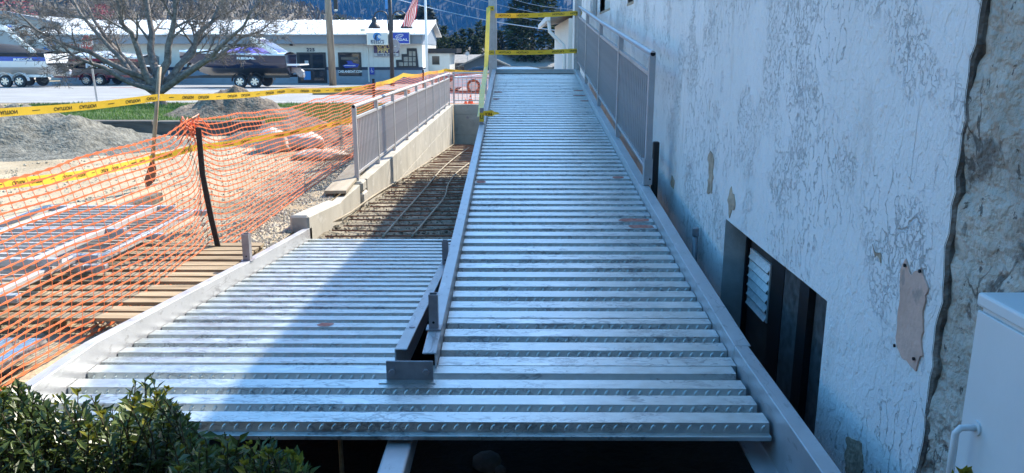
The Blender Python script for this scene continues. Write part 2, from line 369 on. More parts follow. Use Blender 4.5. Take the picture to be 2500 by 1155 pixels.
m_cone = M('cone_orange', (.80, .12, .03), .5, 0, .05, 3)
m_hullnavy = M('navy_gelcoat', (.008, .010, .035), .08, 0, .15, 2, coat=1)
m_hullblack = M('black_gelcoat', (.012, .012, .014), .1, 0, .15, 2, coat=1)
m_hullred = M('red_gelcoat', (.20, .015, .025), .12, 0, .1, 2, coat=1)
m_hullwht = M('white_gelcoat', (.80, .80, .80), .15, 0, .04, 2, coat=.6)
m_hullblue = M('blue_gelcoat', (.02, .10, .48), .12, 0, .06, 2, coat=1)
m_purple = M('violet_canvas', (.12, .10, .42), .75, 0, .1, 5, .3, 20)
m_canvas = M('black_canvas', (.025, .025, .03), .8, 0, .2, 5, .4, 14)
m_carw = M('white_car_paint', (.75, .75, .76), .2, 0, .02, 2, coat=.8)
m_carb = M('blue_grey_car_paint', (.06, .075, .11), .2, .3, .05, 2, coat=.8)

# ---------------------------------------------------------------- setting: ground, road, trench, hills
def G(y):
    K = [(-100, -1.6), (20, -1.6), (27, -1.76), (49, -2.12), (70, -2.25), (9000, -2.3)]
    for (a, za), (b, zb) in zip(K, K[1:]):
        if y <= b: return za + (zb - za) * (y - a) / (b - a)
    return -2.3
def frange(a, b, s):
    n = max(1, int(round((b - a) / s))); return [a + (b - a) * i / n for i in range(n)]
TX0, TX1, TY1 = -2.02, 2.2, 23.45
xs = [-1500, -400, -120, -60, -40, -28, -20, -15, -11, -8.5] + frange(-7, TX0, .14) + [TX0, TX1, 4, 9, 16, 30, 60, 120, 400, 1500]
ys = [-40, -12, -5, 0, 2] + frange(3, 15, .14) + frange(15, TY1, .6) + [TY1, 25, 27, 31, 36, 42, 49, 56, 70, 100, 160, 300, 620, 1500]
mb = MB(); idx = {}
for j, y in enumerate(ys):
    for i, x in enumerate(xs):
        z = G(y)
        if -7 < x < TX0 - .01 and 3 < y < 15: z += .022 * noise.noise(Vector((x * 2.1, y * 2.1, 1))) + .012 * noise.noise(Vector((x * 7, y * 7, 4)))
        idx[i, j] = len(mb.v); mb.v.append((x, y, z))
for j in range(len(ys) - 1):
    for i in range(len(xs) - 1):
        if xs[i] >= TX0 - 1e-6 and xs[i + 1] <= TX1 + 1e-6 and ys[j + 1] <= TY1 + 1e-6: continue
        mb.f.append((idx[i, j], idx[i + 1, j], idx[i + 1, j + 1], idx[i, j + 1])); mb.m.append(0)
struct(mb, 'ground', m_dirt, smooth=True, fix=False)
mb = MB()
mb.grid([[(x, y, -1.71 - (y - 6.8) * .0625 + .035 * noise.noise(Vector((x * 4, y * 4, 0))) + .02 * noise.noise(Vector((x * 13, y * 13, 5)))) for y in frange(6.72, TY1, .09) + [TY1]] for x in frange(-1.98, TX1, .09) + [TX1]])
struct(mb, 'trench_floor', m_mud, smooth=True)
mb = MB()
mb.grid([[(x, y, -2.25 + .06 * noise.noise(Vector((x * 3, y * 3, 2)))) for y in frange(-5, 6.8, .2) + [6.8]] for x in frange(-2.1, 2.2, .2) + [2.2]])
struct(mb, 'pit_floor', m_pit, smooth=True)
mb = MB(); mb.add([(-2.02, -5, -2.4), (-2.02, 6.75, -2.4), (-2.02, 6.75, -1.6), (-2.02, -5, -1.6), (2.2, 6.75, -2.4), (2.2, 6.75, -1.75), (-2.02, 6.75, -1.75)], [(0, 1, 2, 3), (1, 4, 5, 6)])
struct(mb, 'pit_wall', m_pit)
mb = MB()
ry = [26.2, 27, 31, 36, 42, 49, 54]
mb.grid([[(x, y, G(y) + .012) for y in ry] for x in (-90, -40, -20, -8, 0, 8, 30, 90)])
struct(mb, 'road', m_asph)
mb = MB()
for y in (27.1, 40.6): mb.grid([[(x, y + d, G(y + d) + .018) for d in (0, .14)] for x in (-90, -30, 0, 60)])
struct(mb, 'road_marking', m_line)
mb = MB(); mb.grid([[(x, y, G(y) + .02) for y in (42.6, 42.9)] for x in (-22, -16, -10, 0, 30)])
struct(mb, 'red_kerb_marking', m_redline)
mb = MB(); mb.grid([[(x, y, G(y) + .014 + .05 * noise.noise(Vector((x, y, 3))) + .04) for y in frange(16.2, 25.2, .6)] for x in frange(-15, -3.3, .6)])
struct(mb, 'grass_verge', m_grassb, smooth=True)
mb = MB()
for k in range(26000):
    x, y = U(-15, -3.6), U(16.2, 24.6); z = G(y) + .03 + .05 * noise.noise(Vector((x, y, 3)))
    a = U(0, 2 * pi); h = U(.05, .12); w = .012; dx, dy = cos(a) * w, sin(a) * w; lx, ly = U(-.04, .04), U(-.04, .04)
    mb.add([(x - dx, y - dy, z), (x + dx, y + dy, z), (x + lx, y + ly, z + h)], [(0, 1, 2)])
tag(mb.build('grass', m_grass, fix=False), kind='stuff')

# loose gravel along the net
def stones(n, fx, fy, smin, smax, zf, name, mats, bias=None):
    mb = MB()
    base = [(1, 0, 0), (-1, 0, 0), (0, 1, 0), (0, -1, 0), (0, 0, 1), (0, 0, -1)]
    fs = [(0, 2, 4), (2, 1, 4), (1, 3, 4), (3, 0, 4), (2, 0, 5), (1, 2, 5), (3, 1, 5), (0, 3, 5)]
    for k in range(n):
        x, y = fx(), fy(); s = U(smin, smax) * (1 if R() < .9 else 1.7); a = U(0, pi)
        V = []
        for p in base:
            q = Vector(p) * s * U(.65, 1.15); q.z *= .7
            V.append((x + q.x * cos(a) - q.y * sin(a), y + q.x * sin(a) + q.y * cos(a), zf(x, y) + q.z + s * .2))
        mb.add(V, fs, random.randrange(3))
    return tag(mb.build(name, mats, fix=False), kind='stuff')
stones(17000, lambda: -2.03 - abs(random.gauss(0, .45)), lambda: U(4.2, 15), .006, .017, lambda x, y: -1.6, 'gravel', m_stone)
stones(4500, lambda: U(-7, -2.6), lambda: U(5, 15), .006, .016, lambda x, y: -1.6, 'scattered_gravel', m_stone)
stones(2600, lambda: U(-1.85, -.45), lambda: U(6.9, 14), .008, .022, lambda x, y: -1.705 - (y - 6.8) * .0625, 'trench_gravel', [m_mud, m_stone[1], m_mud])

# hills
def ridge(x, y):
    d = max(0, y - 620)
    return -2.6 + .44 * d * (1 + .22 * noise.noise(Vector((x * .004, y * .004, 0)))) + 26 * noise.noise(Vector((x * .011, y * .009, 7))) * min(1, d / 100)
mb = MB(); mb.grid([[(x, y, ridge(x, y)) for y in frange(600, 1300, 25)] for x in frange(-950, 950, 25)])
struct(mb, 'mountain', m_hill, smooth=True)
mb = MB()
for k in range(9000):
    y = 640 + 420 * R() ** 1.5; x = U(-.55, .35) * y
    z = ridge(x, y) - 1; h = U(5, 11) * (1 if R() < .85 else 1.4); r = h * U(.20, .30); a0 = U(0, 1)
    V, Fc = [], []
    for (f0, f1, rr) in ((.05, .62, 1), (.38, 1, .62)):
        n0 = len(V)
        for q in range(6): a = a0 + q * pi / 3; j = U(.7, 1.15); V.append((x + r * rr * j * cos(a), y + r * rr * j * sin(a), z + h * f0))
        V.append((x, y, z + h * f1)); Fc += [(n0 + q, n0 + (q + 1) % 6, n0 + 6) for q in range(6)]
    mb.add(V, Fc)
tag(mb.build('mountain_forest', m_forest, fix=False), kind='stuff')
def knoll(x, y): return -2.4 + max(0, 20 * math.exp(-((x + 95) / 62) ** 2 - ((y - 190) / 60) ** 2)) + 1.2 * noise.noise(Vector((x * .06, y * .06, 1)))
mb = MB(); mb.grid([[(x, y, knoll(x, y) - .3) for y in frange(95, 320, 7)] for x in frange(-220, 10, 7)])
struct(mb, 'brown_hill', m_brown, smooth=True)

# ---------------------------------------------------------------- steel ramps and landing
PITCHR = .1524
def deckpanel(x0, x1, path, n, name, parent, drop=0.):
    """ribbed sheet: n ribs from distance path(0); path(s) gives (y, z, ty, tz)"""
    prof = []
    for k in range(n):
        s = k * PITCHR
        prof += [(s, -.038), (s + .008, 0), (s + .092, 0), (s + .100, -.038)]
    prof.append((n * PITCHR, -.038))
    rows = []
    for s, h in prof:
        y, z, ty, tz = path(s); rows.append([(x, y - tz * h, z + ty * (h - drop)) for x in (x0, x1)])
    mb = MB(); mb.grid(rows)
    low = []
    for s, h in prof:
        y, z, ty, tz = path(s); low.append([(x, y - tz * (h - .0025), z + ty * (h - .0025 - drop)) for x in (x0, x1)])
    mb.grid(low)
    return mb.build(name, m_galv, parent)
def emboss(x0, x1, path, n, parent, s0=0):
    mb = MB()
    for k in range(n):
        s = k * PITCHR; y, z, ty, tz = path(s + s0)
        m = int((x1 - x0) / .046)
        for q in range(m):
            xc = x0 + (q + .5) * (x1 - x0) / m; V = []
            nrm = Vector((0, -.038, .008)).normalized(); upv = Vector((0, .008, .038)).normalized(); rt = Vector((1, 0, .0))
            c = Vector((xc, y + .004, z - .019)); lean = rt * .5
            for rr, hh in ((1, .0003), (.5, .0032)):
                for w in range(8):
                    a = w * pi / 4; V.append(c + rt * cos(a) * .0085 * rr + (upv + lean) * sin(a) * .0135 * rr + nrm * hh)
            mb.add(V, [(w, (w + 1) % 8, 8 + (w + 1) % 8, 8 + w) for w in range(8)] + [tuple(range(8, 16))])
    return tag(mb.build('embossing', m_galv, parent, smooth=False), kind='stuff')
def mkpath(pts):
    pts = [Vector(p) for p in pts]; L = [0]
    for a, b in zip(pts, pts[1:]): L.append(L[-1] + (b - a).length)
    def f(s):
        for i in range(len(pts) - 1):
            if s <= L[i + 1] or i == len(pts) - 2:
                d = (pts[i + 1] - pts[i]).normalized(); p = pts[i] + d * (s - L[i]); return p.x, p.y, d.x, d.y
    f.total = L[-1]; return f
ZL = -1.37
RP = [(3.21, ZL), (4.536, -1.274), (5.891, -1.150), (6.835, -1.061), (9.76, -.785), (13.64, -.386)]
LP = [(3.26, ZL), (3.743, -1.411), (5.412, -1.560), (6.84, -1.672)]
RX0, RX1 = -.348, .978
LX0, LX1 = -1.872, -.548
fR, fL = mkpath(RP), mkpath(LP)
LRX = .956
fLand = mkpath([(2.69, ZL), (3.4, ZL)])
def zramp(P, y):
    for (a, za), (b, zb) in zip(P, P[1:]):
        if y <= b or b == P[-1][0]: return za + (zb - za) * (y - a) / (b - a)
def channel(P, xi, side, up, lo, parent, name='side_channel', fl=.062, foot=0., t=.007):
    """bent steel section along a ramp: a web at xi, a top flange pointing outwards (side=+1 right), an optional foot inwards"""
    mb = MB()
    sec = [(0, lo), (side * t, lo), (side * t, up - t), (side * fl, up - t), (side * fl, up), (0, up)]
    if foot: sec = [(-side * foot, lo), (side * t, lo)] + sec[2:] + [(0, lo + t), (-side * foot, lo + t)]
    rows = [[((xi(y) if callable(xi) else xi) + a, y, z + b) for a, b in sec] for y, z in P]
    n = len(sec)
    for r in rows: mb.v += r
    for i in range(len(P) - 1):
        for k in range(n): mb.f.append((i * n + k, i * n + (k + 1) % n, (i + 1) * n + (k + 1) % n, (i + 1) * n + k)); mb.m.append(0)
    mb.f += [tuple(range(n)), tuple((len(P) - 1) * n + k for k in range(n))]; mb.m += [0, 0]
    return bevel(mb.build(name, m_steel, parent), .0025, 1)
def stub(c, h, parent, w=.042):
    x, y, z = c; mb = MB(); t = .004
    mb.box((x - w / 2, y - w / 2, z), (x + w / 2, y - w / 2 + t, z + h)); mb.box((x - w / 2, y + w / 2 - t, z), (x + w / 2, y + w / 2, z + h))
    mb.box((x - w / 2, y - w / 2 + t, z), (x - w / 2 + t, y + w / 2 - t, z + h)); mb.box((x + w / 2 - t, y - w / 2 + t, z), (x + w / 2, y + w / 2 - t, z + h))
    mb.box((x - w / 2 - .014, y - w / 2 - .014, z - .006), (x + w / 2 + .014, y + w / 2 + .014, z))
    o = mb.build('post_stub', m_steel2, parent)
    MB().lathe((x, y - w / 2 - .001, z + .03), [(.006, 0), (.006, .002)], 10, 'Y').build('bolt_hole', m_void, o)
    return o

ramp = thing('steel_ramp', 'long galvanised ribbed ramp climbing alongside the white stucco wall', 'ramp', (.315, 8.4, ZL))
nr = int(fR.total / PITCHR); k = 0; s0 = .02
while k < nr:
    n = min(6 if k else 4, nr - k); st = s0 + k * PITCHR
    deckpanel(RX0, RX1, (lambda s, st=st: fR(s + st)), n, 'deck_panel', ramp)
    if k == 0:                                             # lapped sheet edge between the first two panels
        y, z, ty, tz = fR(s0 + n * PITCHR + .01)
        deckpanel(RX0, RX1, (lambda s, st=st: fR(s + s0 + n * PITCHR - .088)), 1, 'deck_lap', ramp, drop=-.003)
        s0 += .052
    k += n
emboss(RX0, RX1, lambda s: fR(s + .02), 4, ramp)
emboss(RX0, RX1, lambda s: fR(s + .072 + 4 * PITCHR), 26, ramp)
channel(RP, RX0 - .004, -1, .072, -.11, ramp)
channel([(3.30, ZL)] + RP[1:], RX1 + .004, 1, .074, -.11, ramp, fl=.075)
yT, zT = RP[-1]
bevel(MB().box((RX0 - .06, yT + .004, zT - .12), (RX1 + .07, yT + .06, zT + .062)).build('threshold_beam', m_steel, ramp), .004)
MB().box((RX0 - .02, yT - .14, zT - .003), (RX1, yT - .002, zT + .003)).build('end_plate', m_galv, ramp)
for xx in (-.25, .3, .85):
    mb = MB(); mb.bar((xx, 3.3, ZL - .14), (xx, yT, zT - .14), .05, .12); mb.build('joist', m_steel2, ramp)
for yy in (6.0, 9.2, 12.8):
    mb = MB(); mb.box((-.40, yy, zramp(RP, yy) - .34), (1.05, yy + .09, zramp(RP, yy) - .21))
    mb.box((-.36, yy, -2.9), (-.27, yy + .09, zramp(RP, yy) - .34)); mb.box((.9, yy, -2.9), (.99, yy + .09, zramp(RP, yy) - .34)); mb.build('support_frame', m_steel2, ramp)
stub((-.388, 3.47, zramp(RP, 3.47) + .078), .165, ramp)
stub((-.388, 8.75, zramp(RP, 8.75) + .078), .17, ramp)
mb = MB()
for xx, w in ((-.47, .085), (-.385, .05)):
    mb.box((xx, yT - .10, -2.8 if w > .06 else zT - .1), (xx + w, yT - .01, 2.2))
bevel(mb.build('tall_post', m_steel, ramp), .004)
mb = MB(); mb.box((1.0, yT - .08, zT - .3), (1.085, yT + .02, 2.2)); mb.box((.975, yT - .06, zT - .05), (1.0, yT, 2.2)); bevel(mb.build('tall_post', m_steel, ramp), .004)

low = thing('steel_ramp', 'shorter galvanised ribbed ramp sloping down to the trench of reinforcing bars', 'ramp', (-1.2, 5, ZL))
nl = int(fL.total / PITCHR); k = 0
while k < nl:
    n = min(6, nl - k); st = k * PITCHR
    deckpanel(LX0, LX1, (lambda s, st=st: fL(s + st)), n, 'deck_panel', low); k += n
emboss(LX0, LX1, fL, 14, low)
mb = MB(); mb.box((LX0, 6.80, -1.715), (LX1, 6.845, -1.668)); mb.build('end_trim', m_galv, low)
channel([(1.1, ZL)] + LP[:] + [(6.95, -1.68)], LX0 - .004, -1, .098, -.12, low, fl=.055)
channel(LP, LX1 + .004, 1, .070, -.13, low, fl=.056)
stub((-1.905, 5.32, zramp(LP, 5.32) + .104), .19, low, .05)
stub((LX1 + .045, 5.33, zramp(LP, 5.33) + .076), .17, low)
MB().lathe((LX1 + .035, 3.62, zramp(LP, 3.62) + .071), [(.008, 0), (.015, .001), (.015, .004), (.008, .006)], 12).build('flange_nut', m_steel2, low)
for xx in (-1.7, -1.2, -.7):
    mb = MB(); mb.bar((xx, 3.4, ZL - .12), (xx, 6.8, -1.80), .05, .10); mb.build('joist', m_steel2, low)

land = thing('ramp_landing', 'flat ribbed galvanised landing joining the two ramps in front', 'landing', (-.45, 3, ZL))
p = deckpanel(LX0, LRX, fLand, 4, 'deck_panel', land)
emboss(LX0, LRX, fLand, 3, land); emboss(LX0, LX1 - .05, lambda s: fLand(s + 3 * PITCHR), 1, land)
mb = MB(); mb.box((LX0, 2.665, ZL - .041), (LRX, 2.692, ZL - .0385)); mb.box((LX0, 2.660, ZL - .056), (LRX, 2.665, ZL - .0385)); bevel(mb.build('front_lip', m_galv, land), .002, 1)
channel([(.9, ZL), (2.7, ZL), (3.295, ZL)], lambda y: .945 + (y - .9) * .0154, 1, .074, -.16, land, fl=.062, foot=.085)

ypl = at(1000, 903, Z=ZL + .045).y - .01
mb = MB(); mb.box((-.552, ypl, ZL + .002), (-.352, ypl + .008, ZL + .088)); pl = bevel(mb.build('end_bracket', m_steel2, land), .002, 1)
MB().box((-.58, ypl - .035, ZL + .0015), (-.34, ypl, ZL + .004)).build('bracket_foot', m_galv, land)
for xx in (-.526, -.382):
    MB().lathe((xx, ypl - .0125, ZL + .042), [(.013, 0), (.0145, .002), (.0145, .009), (.019, .0095), (.019, .0125)], 6, 'Y').build('bolt', m_steel2, pl)
# lower beam running out towards the camera, footing below
mb = MB(); mb.box((-.49, .7, ZL - .165), (-.395, 3.3, ZL - .075)); bevel(mb.build('middle_beam', m_steel, land), .008, 2)
mb = MB(); mb.box((-1.86, 3.35, ZL - .26), (1.0, 3.42, ZL - .11)); mb.build('cross_beam', m_steel2, land)
mb = MB(); mb.box((-.37, 2.70, -2.3), (-.28, 2.79, ZL - .3)); mb.build('support_post', m_steel2, land)
mb = MB(); mb.lathe((-.21, 3.0, -2.4), [(.25, 0), (.24, .3), (.23, .33), (0.01, .335)], 24); mb.single('pier_footing', m_conc, 'round concrete pier under the landing beside the middle beam', 'footing')
ft = thing('steel_bracket', 'small bolted steel bracket on the round concrete pier', 'bracket', (-.27, 2.62, -2.05))
mb = MB(); mb.box((-.29, 2.64, -2.04), (-.255, 2.652, -1.84)); mb.box((-.29, 2.60, -2.045), (-.23, 2.66, -2.035)); mb.build('angle', m_steel2, ft)
for zz in (-1.9, -2.0): MB().lathe((-.262, 2.62, zz), [(.01, 0), (.01, .025)], 6, 'Y').build('bolt', m_alu, ft)
mb = MB(); mb.tube([(-.72, 2.9, -2.3), (-.72, 2.9, ZL - .1)], .010, 6); mb.single('grade_stake', m_wood, 'thin wooden stake standing in the dark pit under the landing', 'stake')

def blob(c, r, seed, amp=.25, sub=3, freq=1.6, flat=1.):
    bm = bmesh.new(); bmesh.ops.create_icosphere(bm, subdivisions=sub, radius=1)
    mb = MB()
    for v in bm.verts:
        q = v.co * (1 + amp * noise.noise(v.co * freq + Vector((seed, seed * 2, 0))) + amp * .4 * noise.noise(v.co * freq * 3 + Vector((seed, 0, 0))))
        mb.v.append((c[0] + q.x * r[0], c[1] + q.y * r[1], c[2] + max(q.z, -flat) * r[2]))
    mb.f = [tuple(v.index for v in f.verts) for f in bm.faces]; mb.m = [0] * len(mb.f); bm.free(); return mb
p = at(1190, 1128, Z=-2.2); blob((p.x, p.y, -2.2), (.085, .07, .06), 3, sub=2).single('stone', m_rock, 'larger grey stone on the dark pit floor under the landing', 'stone', smooth=True)
p = at(1221, 1149, Z=-2.22); blob((p.x, p.y, -2.22), (.035, .03, .03), 5, sub=2).single('stone', m_rock, 'smaller stone at the bottom edge beside the larger grey stone', 'stone', smooth=True)

# sprayed marking paint on the ribs
m_spray = M('faded_red_marking', (.48, .09, .05), .7, .1, .25, 40, col2=(.52, .25, .20))
def mark(path, s, x, w, seed, parent):
    y, z, ty, tz = path(s); P = []
    for k in range(14):
        a = 2 * pi * k / 14; r = 1 + .5 * noise.noise(Vector((cos(a) * 2 + seed, sin(a) * 2, 0))); d = max(-.036, min(.036, sin(a) * .05 * r))
        P.append(Vector((x + cos(a) * w * r, y + ty * (.0535 + d), z + tz * (.0535 + d) + .0012)))
    MB().prism(P, (0, 0, .0004)).build('paint_mark', m_spray, parent)
for k, x, w, sd in ((13, .87, .085, 1), (14, .84, .11, 5), (22, .88, .05, 9), (21, -.30, .04, 2), (52, .90, .10, 4), (55, .92, .08, 8), (49, .93, .07, 3), (54, -.27, .06, 7), (50, -.28, .05, 6)): mark(fR, .02 + .052 + k * PITCHR, x, w, sd, ramp)
mark(fL, 4 * PITCHR, -1.02, .045, 3, low)

# ---------------------------------------------------------------- railings
def railing(root, P, x, h, posts, mid, bot, mat, foot=0., rt=.024, spacing=.1, pw=.05, step=None, axis='Y', y0=0.):
    """P: path (a, z) of the base line; axis Y: runs along y at x; axis X: runs along x at y0"""
    za = lambda a: zramp(P, a)
    pos = (lambda a, z: (x, a, z)) if axis == 'Y' else (lambda a, z: (a, y0, z))
    e = [posts[0]] + [q[0] for q in P if posts[0] < q[0] < posts[-1]] + [posts[-1]]
    mb = MB(); mb.tube([pos(a, za(a) + h) for a in [e[0] - .03] + e[1:-1] + [e[-1] + .02]], rt, 14); mb.build('top_rail', mat, root, smooth=False)
    pp = pos(e[0] - .031, za(e[0]) + h)
    if axis == 'Y': MB().lathe(pp, [(rt * .78, 0), (rt * .78, .0015)], 16, 'Y').build('rail_opening', m_void, root)
    for nm, hh, w in (('middle_rail', mid, .032), ('bottom_rail', bot, .032)):
        mb = MB()
        for a, b in zip(e, e[1:]): mb.bar(pos(a, za(a) + hh), pos(b, za(b) + hh), w, .030)
        mb.build(nm, mat, root)
    po = None
    for i, a in enumerate(posts):
        q = Vector(pos(a, za(a)))
        if po is None:
            mb = MB(); mb.box((q.x - pw / 2, q.y - pw / 2, q.z - foot), (q.x + pw / 2, q.y + pw / 2, q.z + h - rt * .6)); po = bevel(mb.build('post', mat, root), .004); q0 = q
        else: dup(po, q - q0)
    pk = None; a = posts[0] + spacing
    while a < posts[-1] - spacing * .4:
        if min(abs(a - b) for b in posts) > .035:
            q = Vector(pos(a, za(a)))
            if pk is None:
                mb = MB(); mb.box((q.x - .008, q.y - .008, q.z + bot), (q.x + .008, q.y + .008, q.z + mid)); pk = mb.build('picket', mat, root); qk = q
            else: dup(pk, q - qk)
        a += spacing
RC = [(y, z + .074) for y, z in RP]
rr = thing('steel_railing', 'grey steel picket railing beside the stucco wall on the upper ramp', 'railing', (1.045, 6.2, -1.05))
railing(rr, RC, 1.045, 1.02, [6.16, 8.05, 9.98, 11.9, 13.5], .86, .13, m_rail, foot=0, spacing=.105)
mb = MB(); mb.box((1.012, 6.125, zramp(RC, 6.16) + .004), (1.078, 6.132, zramp(RC, 6.16) + .21)); mb.box((1.012, 6.132, zramp(RC, 6.16) + .004), (1.018, 6.19, zramp(RC, 6.16) + .21)); mb.build('post_sleeve', m_rail, rr)
MB().lathe((1.06, 6.121, zramp(RC, 6.16) + .05), [(.007, 0), (.007, .004)], 8, 'Y').build('bolt_hole', m_void, rr)
mb = MB(); mb.box((1.10, 6.25, -1.35), (1.15, 6.31, -.72)); bevel(mb.single('timber_offcut', m_frame, 'dark upright timber wedged between the railing post and the stucco wall', 'timber'), .01)
CW = [(9.0, -1.565), (24, -1.565)]
lr = thing('steel_railing', 'sunlit grey picket railing standing on top of the concrete wall', 'railing', (-1.95, 9.5, -1.565))
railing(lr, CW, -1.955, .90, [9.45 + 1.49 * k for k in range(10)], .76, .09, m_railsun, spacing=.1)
br = thing('steel_railing', 'far grey railing across the end of the trench before the orange net', 'railing', (-1.2, 23.5, -1.565))
railing(br, [(-2, -1.565), (1.3, -1.565)], 0, .90, [-1.86, -.9, .0, .9], .76, .09, m_rail, spacing=.13, axis='X', y0=23.42)

# ---------------------------------------------------------------- concrete walls
cw = thing('concrete_wall', 'long cast concrete retaining wall carrying the sunlit picket railing', 'wall', (-1.95, 9.4, -2.8))
ye = [9.62, 12.0, 14.4, 16.8, 19.2, 21.6, 23.2]
for a, b in zip(ye, ye[1:]):
    for z0, z1 in ((-2.9, -2.012), (-2.008, -1.569)):
        bevel(MB().box((-2.06, a + .002, z0), (-1.868 - (.002 if z0 < -2.5 else 0), b - .002, z1)).build('cast_panel', m_conc, cw), .006, 1)
bevel(MB().box((-2.04, 9.33, -2.0), (-1.86, 9.612, -1.70)).build('pier_base', m_conc, cw), .02, 1)
bevel(MB().box((-2.03, 9.34, -1.697), (-1.87, 9.60, -1.562)).build('pier_cap', m_conc, cw), .025, 1)
kb = thing('concrete_kerb', 'low sloped concrete kerb beside the top end of the rebar trench', 'kerb', (-1.95, 7.5, -1.9))
mb = MB(); mb.hexa([(-2.05, 6.86, -1.95), (-1.876, 6.86, -1.95), (-1.876, 8.2, -2.0), (-2.05, 8.2, -2.0), (-2.05, 6.86, -1.455), (-1.876, 6.86, -1.455), (-1.876, 8.2, -1.575), (-2.05, 8.2, -1.575)])
bevel(mb.build('kerb_block', m_conc, kb), .02, 1)
mb = MB(); mb.box((-2.0, 8.203, -2.0), (-1.90, 9.325, -1.592)); bevel(mb.build('kerb_link', m_conc, kb), .01, 1)
bw = thing('concrete_wall', 'shaded concrete end wall closing the far end of the trench', 'wall', (-.3, 23.3, -2.8))
for x0, x1 in ((-1.86, -.95), (-.946, .2), (.204, 1.3)):
    for z0, z1 in ((-3, -2.45), (-2.446, -1.86), (-1.856, -1.57)):
        bevel(MB().box((x0, 23.2, z0), (x1, 23.4, z1)).build('cast_panel', m_conc, bw), .005, 1)
MB().lathe((-1.45, 23.19, -1.95), [(.04, 0), (.04, .03)], 10, 'Y').build('pipe_stub', m_steel2, bw)
# plank on the wall
mb = MB(); A, B = at(790, 466, Z=-1.53), Vector((-2.10, 10.6, -1.52)); mb.bar((A.x + .13, A.y, -1.545), (B.x - .05, B.y, -1.53), .24, .035)
mb.single('plank', m_plank, 'weathered grey plank lying beside the pier of the concrete wall', 'plank')

# rebar grid
ORD = ['first', 'second', 'third', 'fourth', 'fifth', 'sixth', 'seventh', 'eighth', 'ninth', 'tenth', 'eleventh', 'twelfth', 'thirteenth', 'fourteenth']
for i in range(46):
    y = 7.05 + i * .33 + U(-.05, .05); z = -1.675 - (y - 6.8) * .0625
    x0, x1 = -1.86 + U(-.0, .16), -.43 + U(-.2, .08); mb = MB()
    mb.tube([(x0, y + U(-.03, .03), z + U(-.01, .02)), ((x0 + x1) / 2, y + U(-.03, .03), z + U(-.012, .012)), (x1, y + U(-.05, .05), z + U(-.01, .02))], .0085, 5)
    mb.single('rebar', m_rust, ('%s rusty cross bar counted from the lower ramp deck into the trench' % ORD[i]) if i < 10 else 'rusty cross bar in the far part of the trench reinforcing grid', 'rebar', 'rusty rebar laid across the trench')
rodlab = ['pale bent rod along the left side of the trench by the concrete wall', 'pale rod winding down the middle of the rebar trench', 'pale kinked rod on the right of the trench near the ramp channel']
for lab, pts in zip(rodlab, ([(745, 578), (805, 545), (855, 520), (905, 482), (990, 430), (1060, 385), (1110, 350)], [(935, 578), (985, 520), (1030, 470), (1075, 415), (1110, 385), (1145, 360)], [(1005, 578), (1050, 525), (1088, 480), (1092, 452), (1110, 425), (1145, 398)])):
    P = []
    for (x, y) in pts:
        q = at(x, y, Z=-1.7)
        for it in range(12): q = at(x, y, Z=-1.655 - (q.y - 6.8) * .0625)
        P.append(q)
    Q = []
    for a, b in zip(P, P[1:]): Q += [a.lerp(b, t / 4) for t in range(4)]
    Q.append(P[-1])
    for it in range(2): Q = [Q[0]] + [(Q[i - 1] + Q[i] * 2 + Q[i + 1]) / 4 for i in range(1, len(Q) - 1)] + [Q[-1]]
    MB().tube(Q, .011, 6).single('conduit', m_plank, lab, 'rod', smooth=True)
MB().lathe((-.85, 21.5, -2.62), [(.3, 0), (.3, .05), (.2, .06)], 14).single('drain_cover', m_conc, 'round grey cover on the trench floor by the end wall', 'drain')

# ---------------------------------------------------------------- white stucco building on the right
XW = 1.25
bd = thing('stucco_building', 'white cracked stucco building rising along the right of the ramp', 'building', (4, 6, -2.3))
oy0, oy1, oz1 = 2.985, at(1772, 532, X=XW).y, -.982        # basement opening
p1 = at(1465, 30, X=XW); p2 = at(1489, 30, X=XW); q1 = at(1532, 8, X=XW); q2 = at(1546, 8, X=XW)
openings = [(oy0, oy1, -2.6, oz1), (p2.y, p1.y, p1.z, p1.z + 1.0), (q2.y, q1.y, q1.z, q1.z + .7)]
yc = sorted({2.45, 16.2} | {o[0] for o in openings} | {o[1] for o in openings}); zc = sorted({-2.6, 2.3} | {o[2] for o in openings} | {o[3] for o in openings})
def fine(L, s):
    r = []
    for a, b in zip(L, L[1:]): r += frange(a, b, s)
    return r + [L[-1]]
yf, zf = fine(yc, .2), fine(zc, .2)
inside = lambda y, z: any(a < y < b and c < z < d for a, b, c, d in openings)
mb = MB(); vi = {}
def vv(i, j):
    if (i, j) not in vi:
        y, z = yf[i], zf[j]; dx = .006 * noise.noise(Vector((y * 1.6, z * 1.6, 3)))
        vi[i, j] = len(mb.v); mb.v.append((XW + dx, y, z))
    return vi[i, j]
for i in range(len(yf) - 1):
    for j in range(len(zf) - 1):
        if not inside((yf[i] + yf[i + 1]) / 2, (zf[j] + zf[j + 1]) / 2):
            mb.f.append((vv(i, j), vv(i, j + 1), vv(i + 1, j + 1), vv(i + 1, j))); mb.m.append(0)
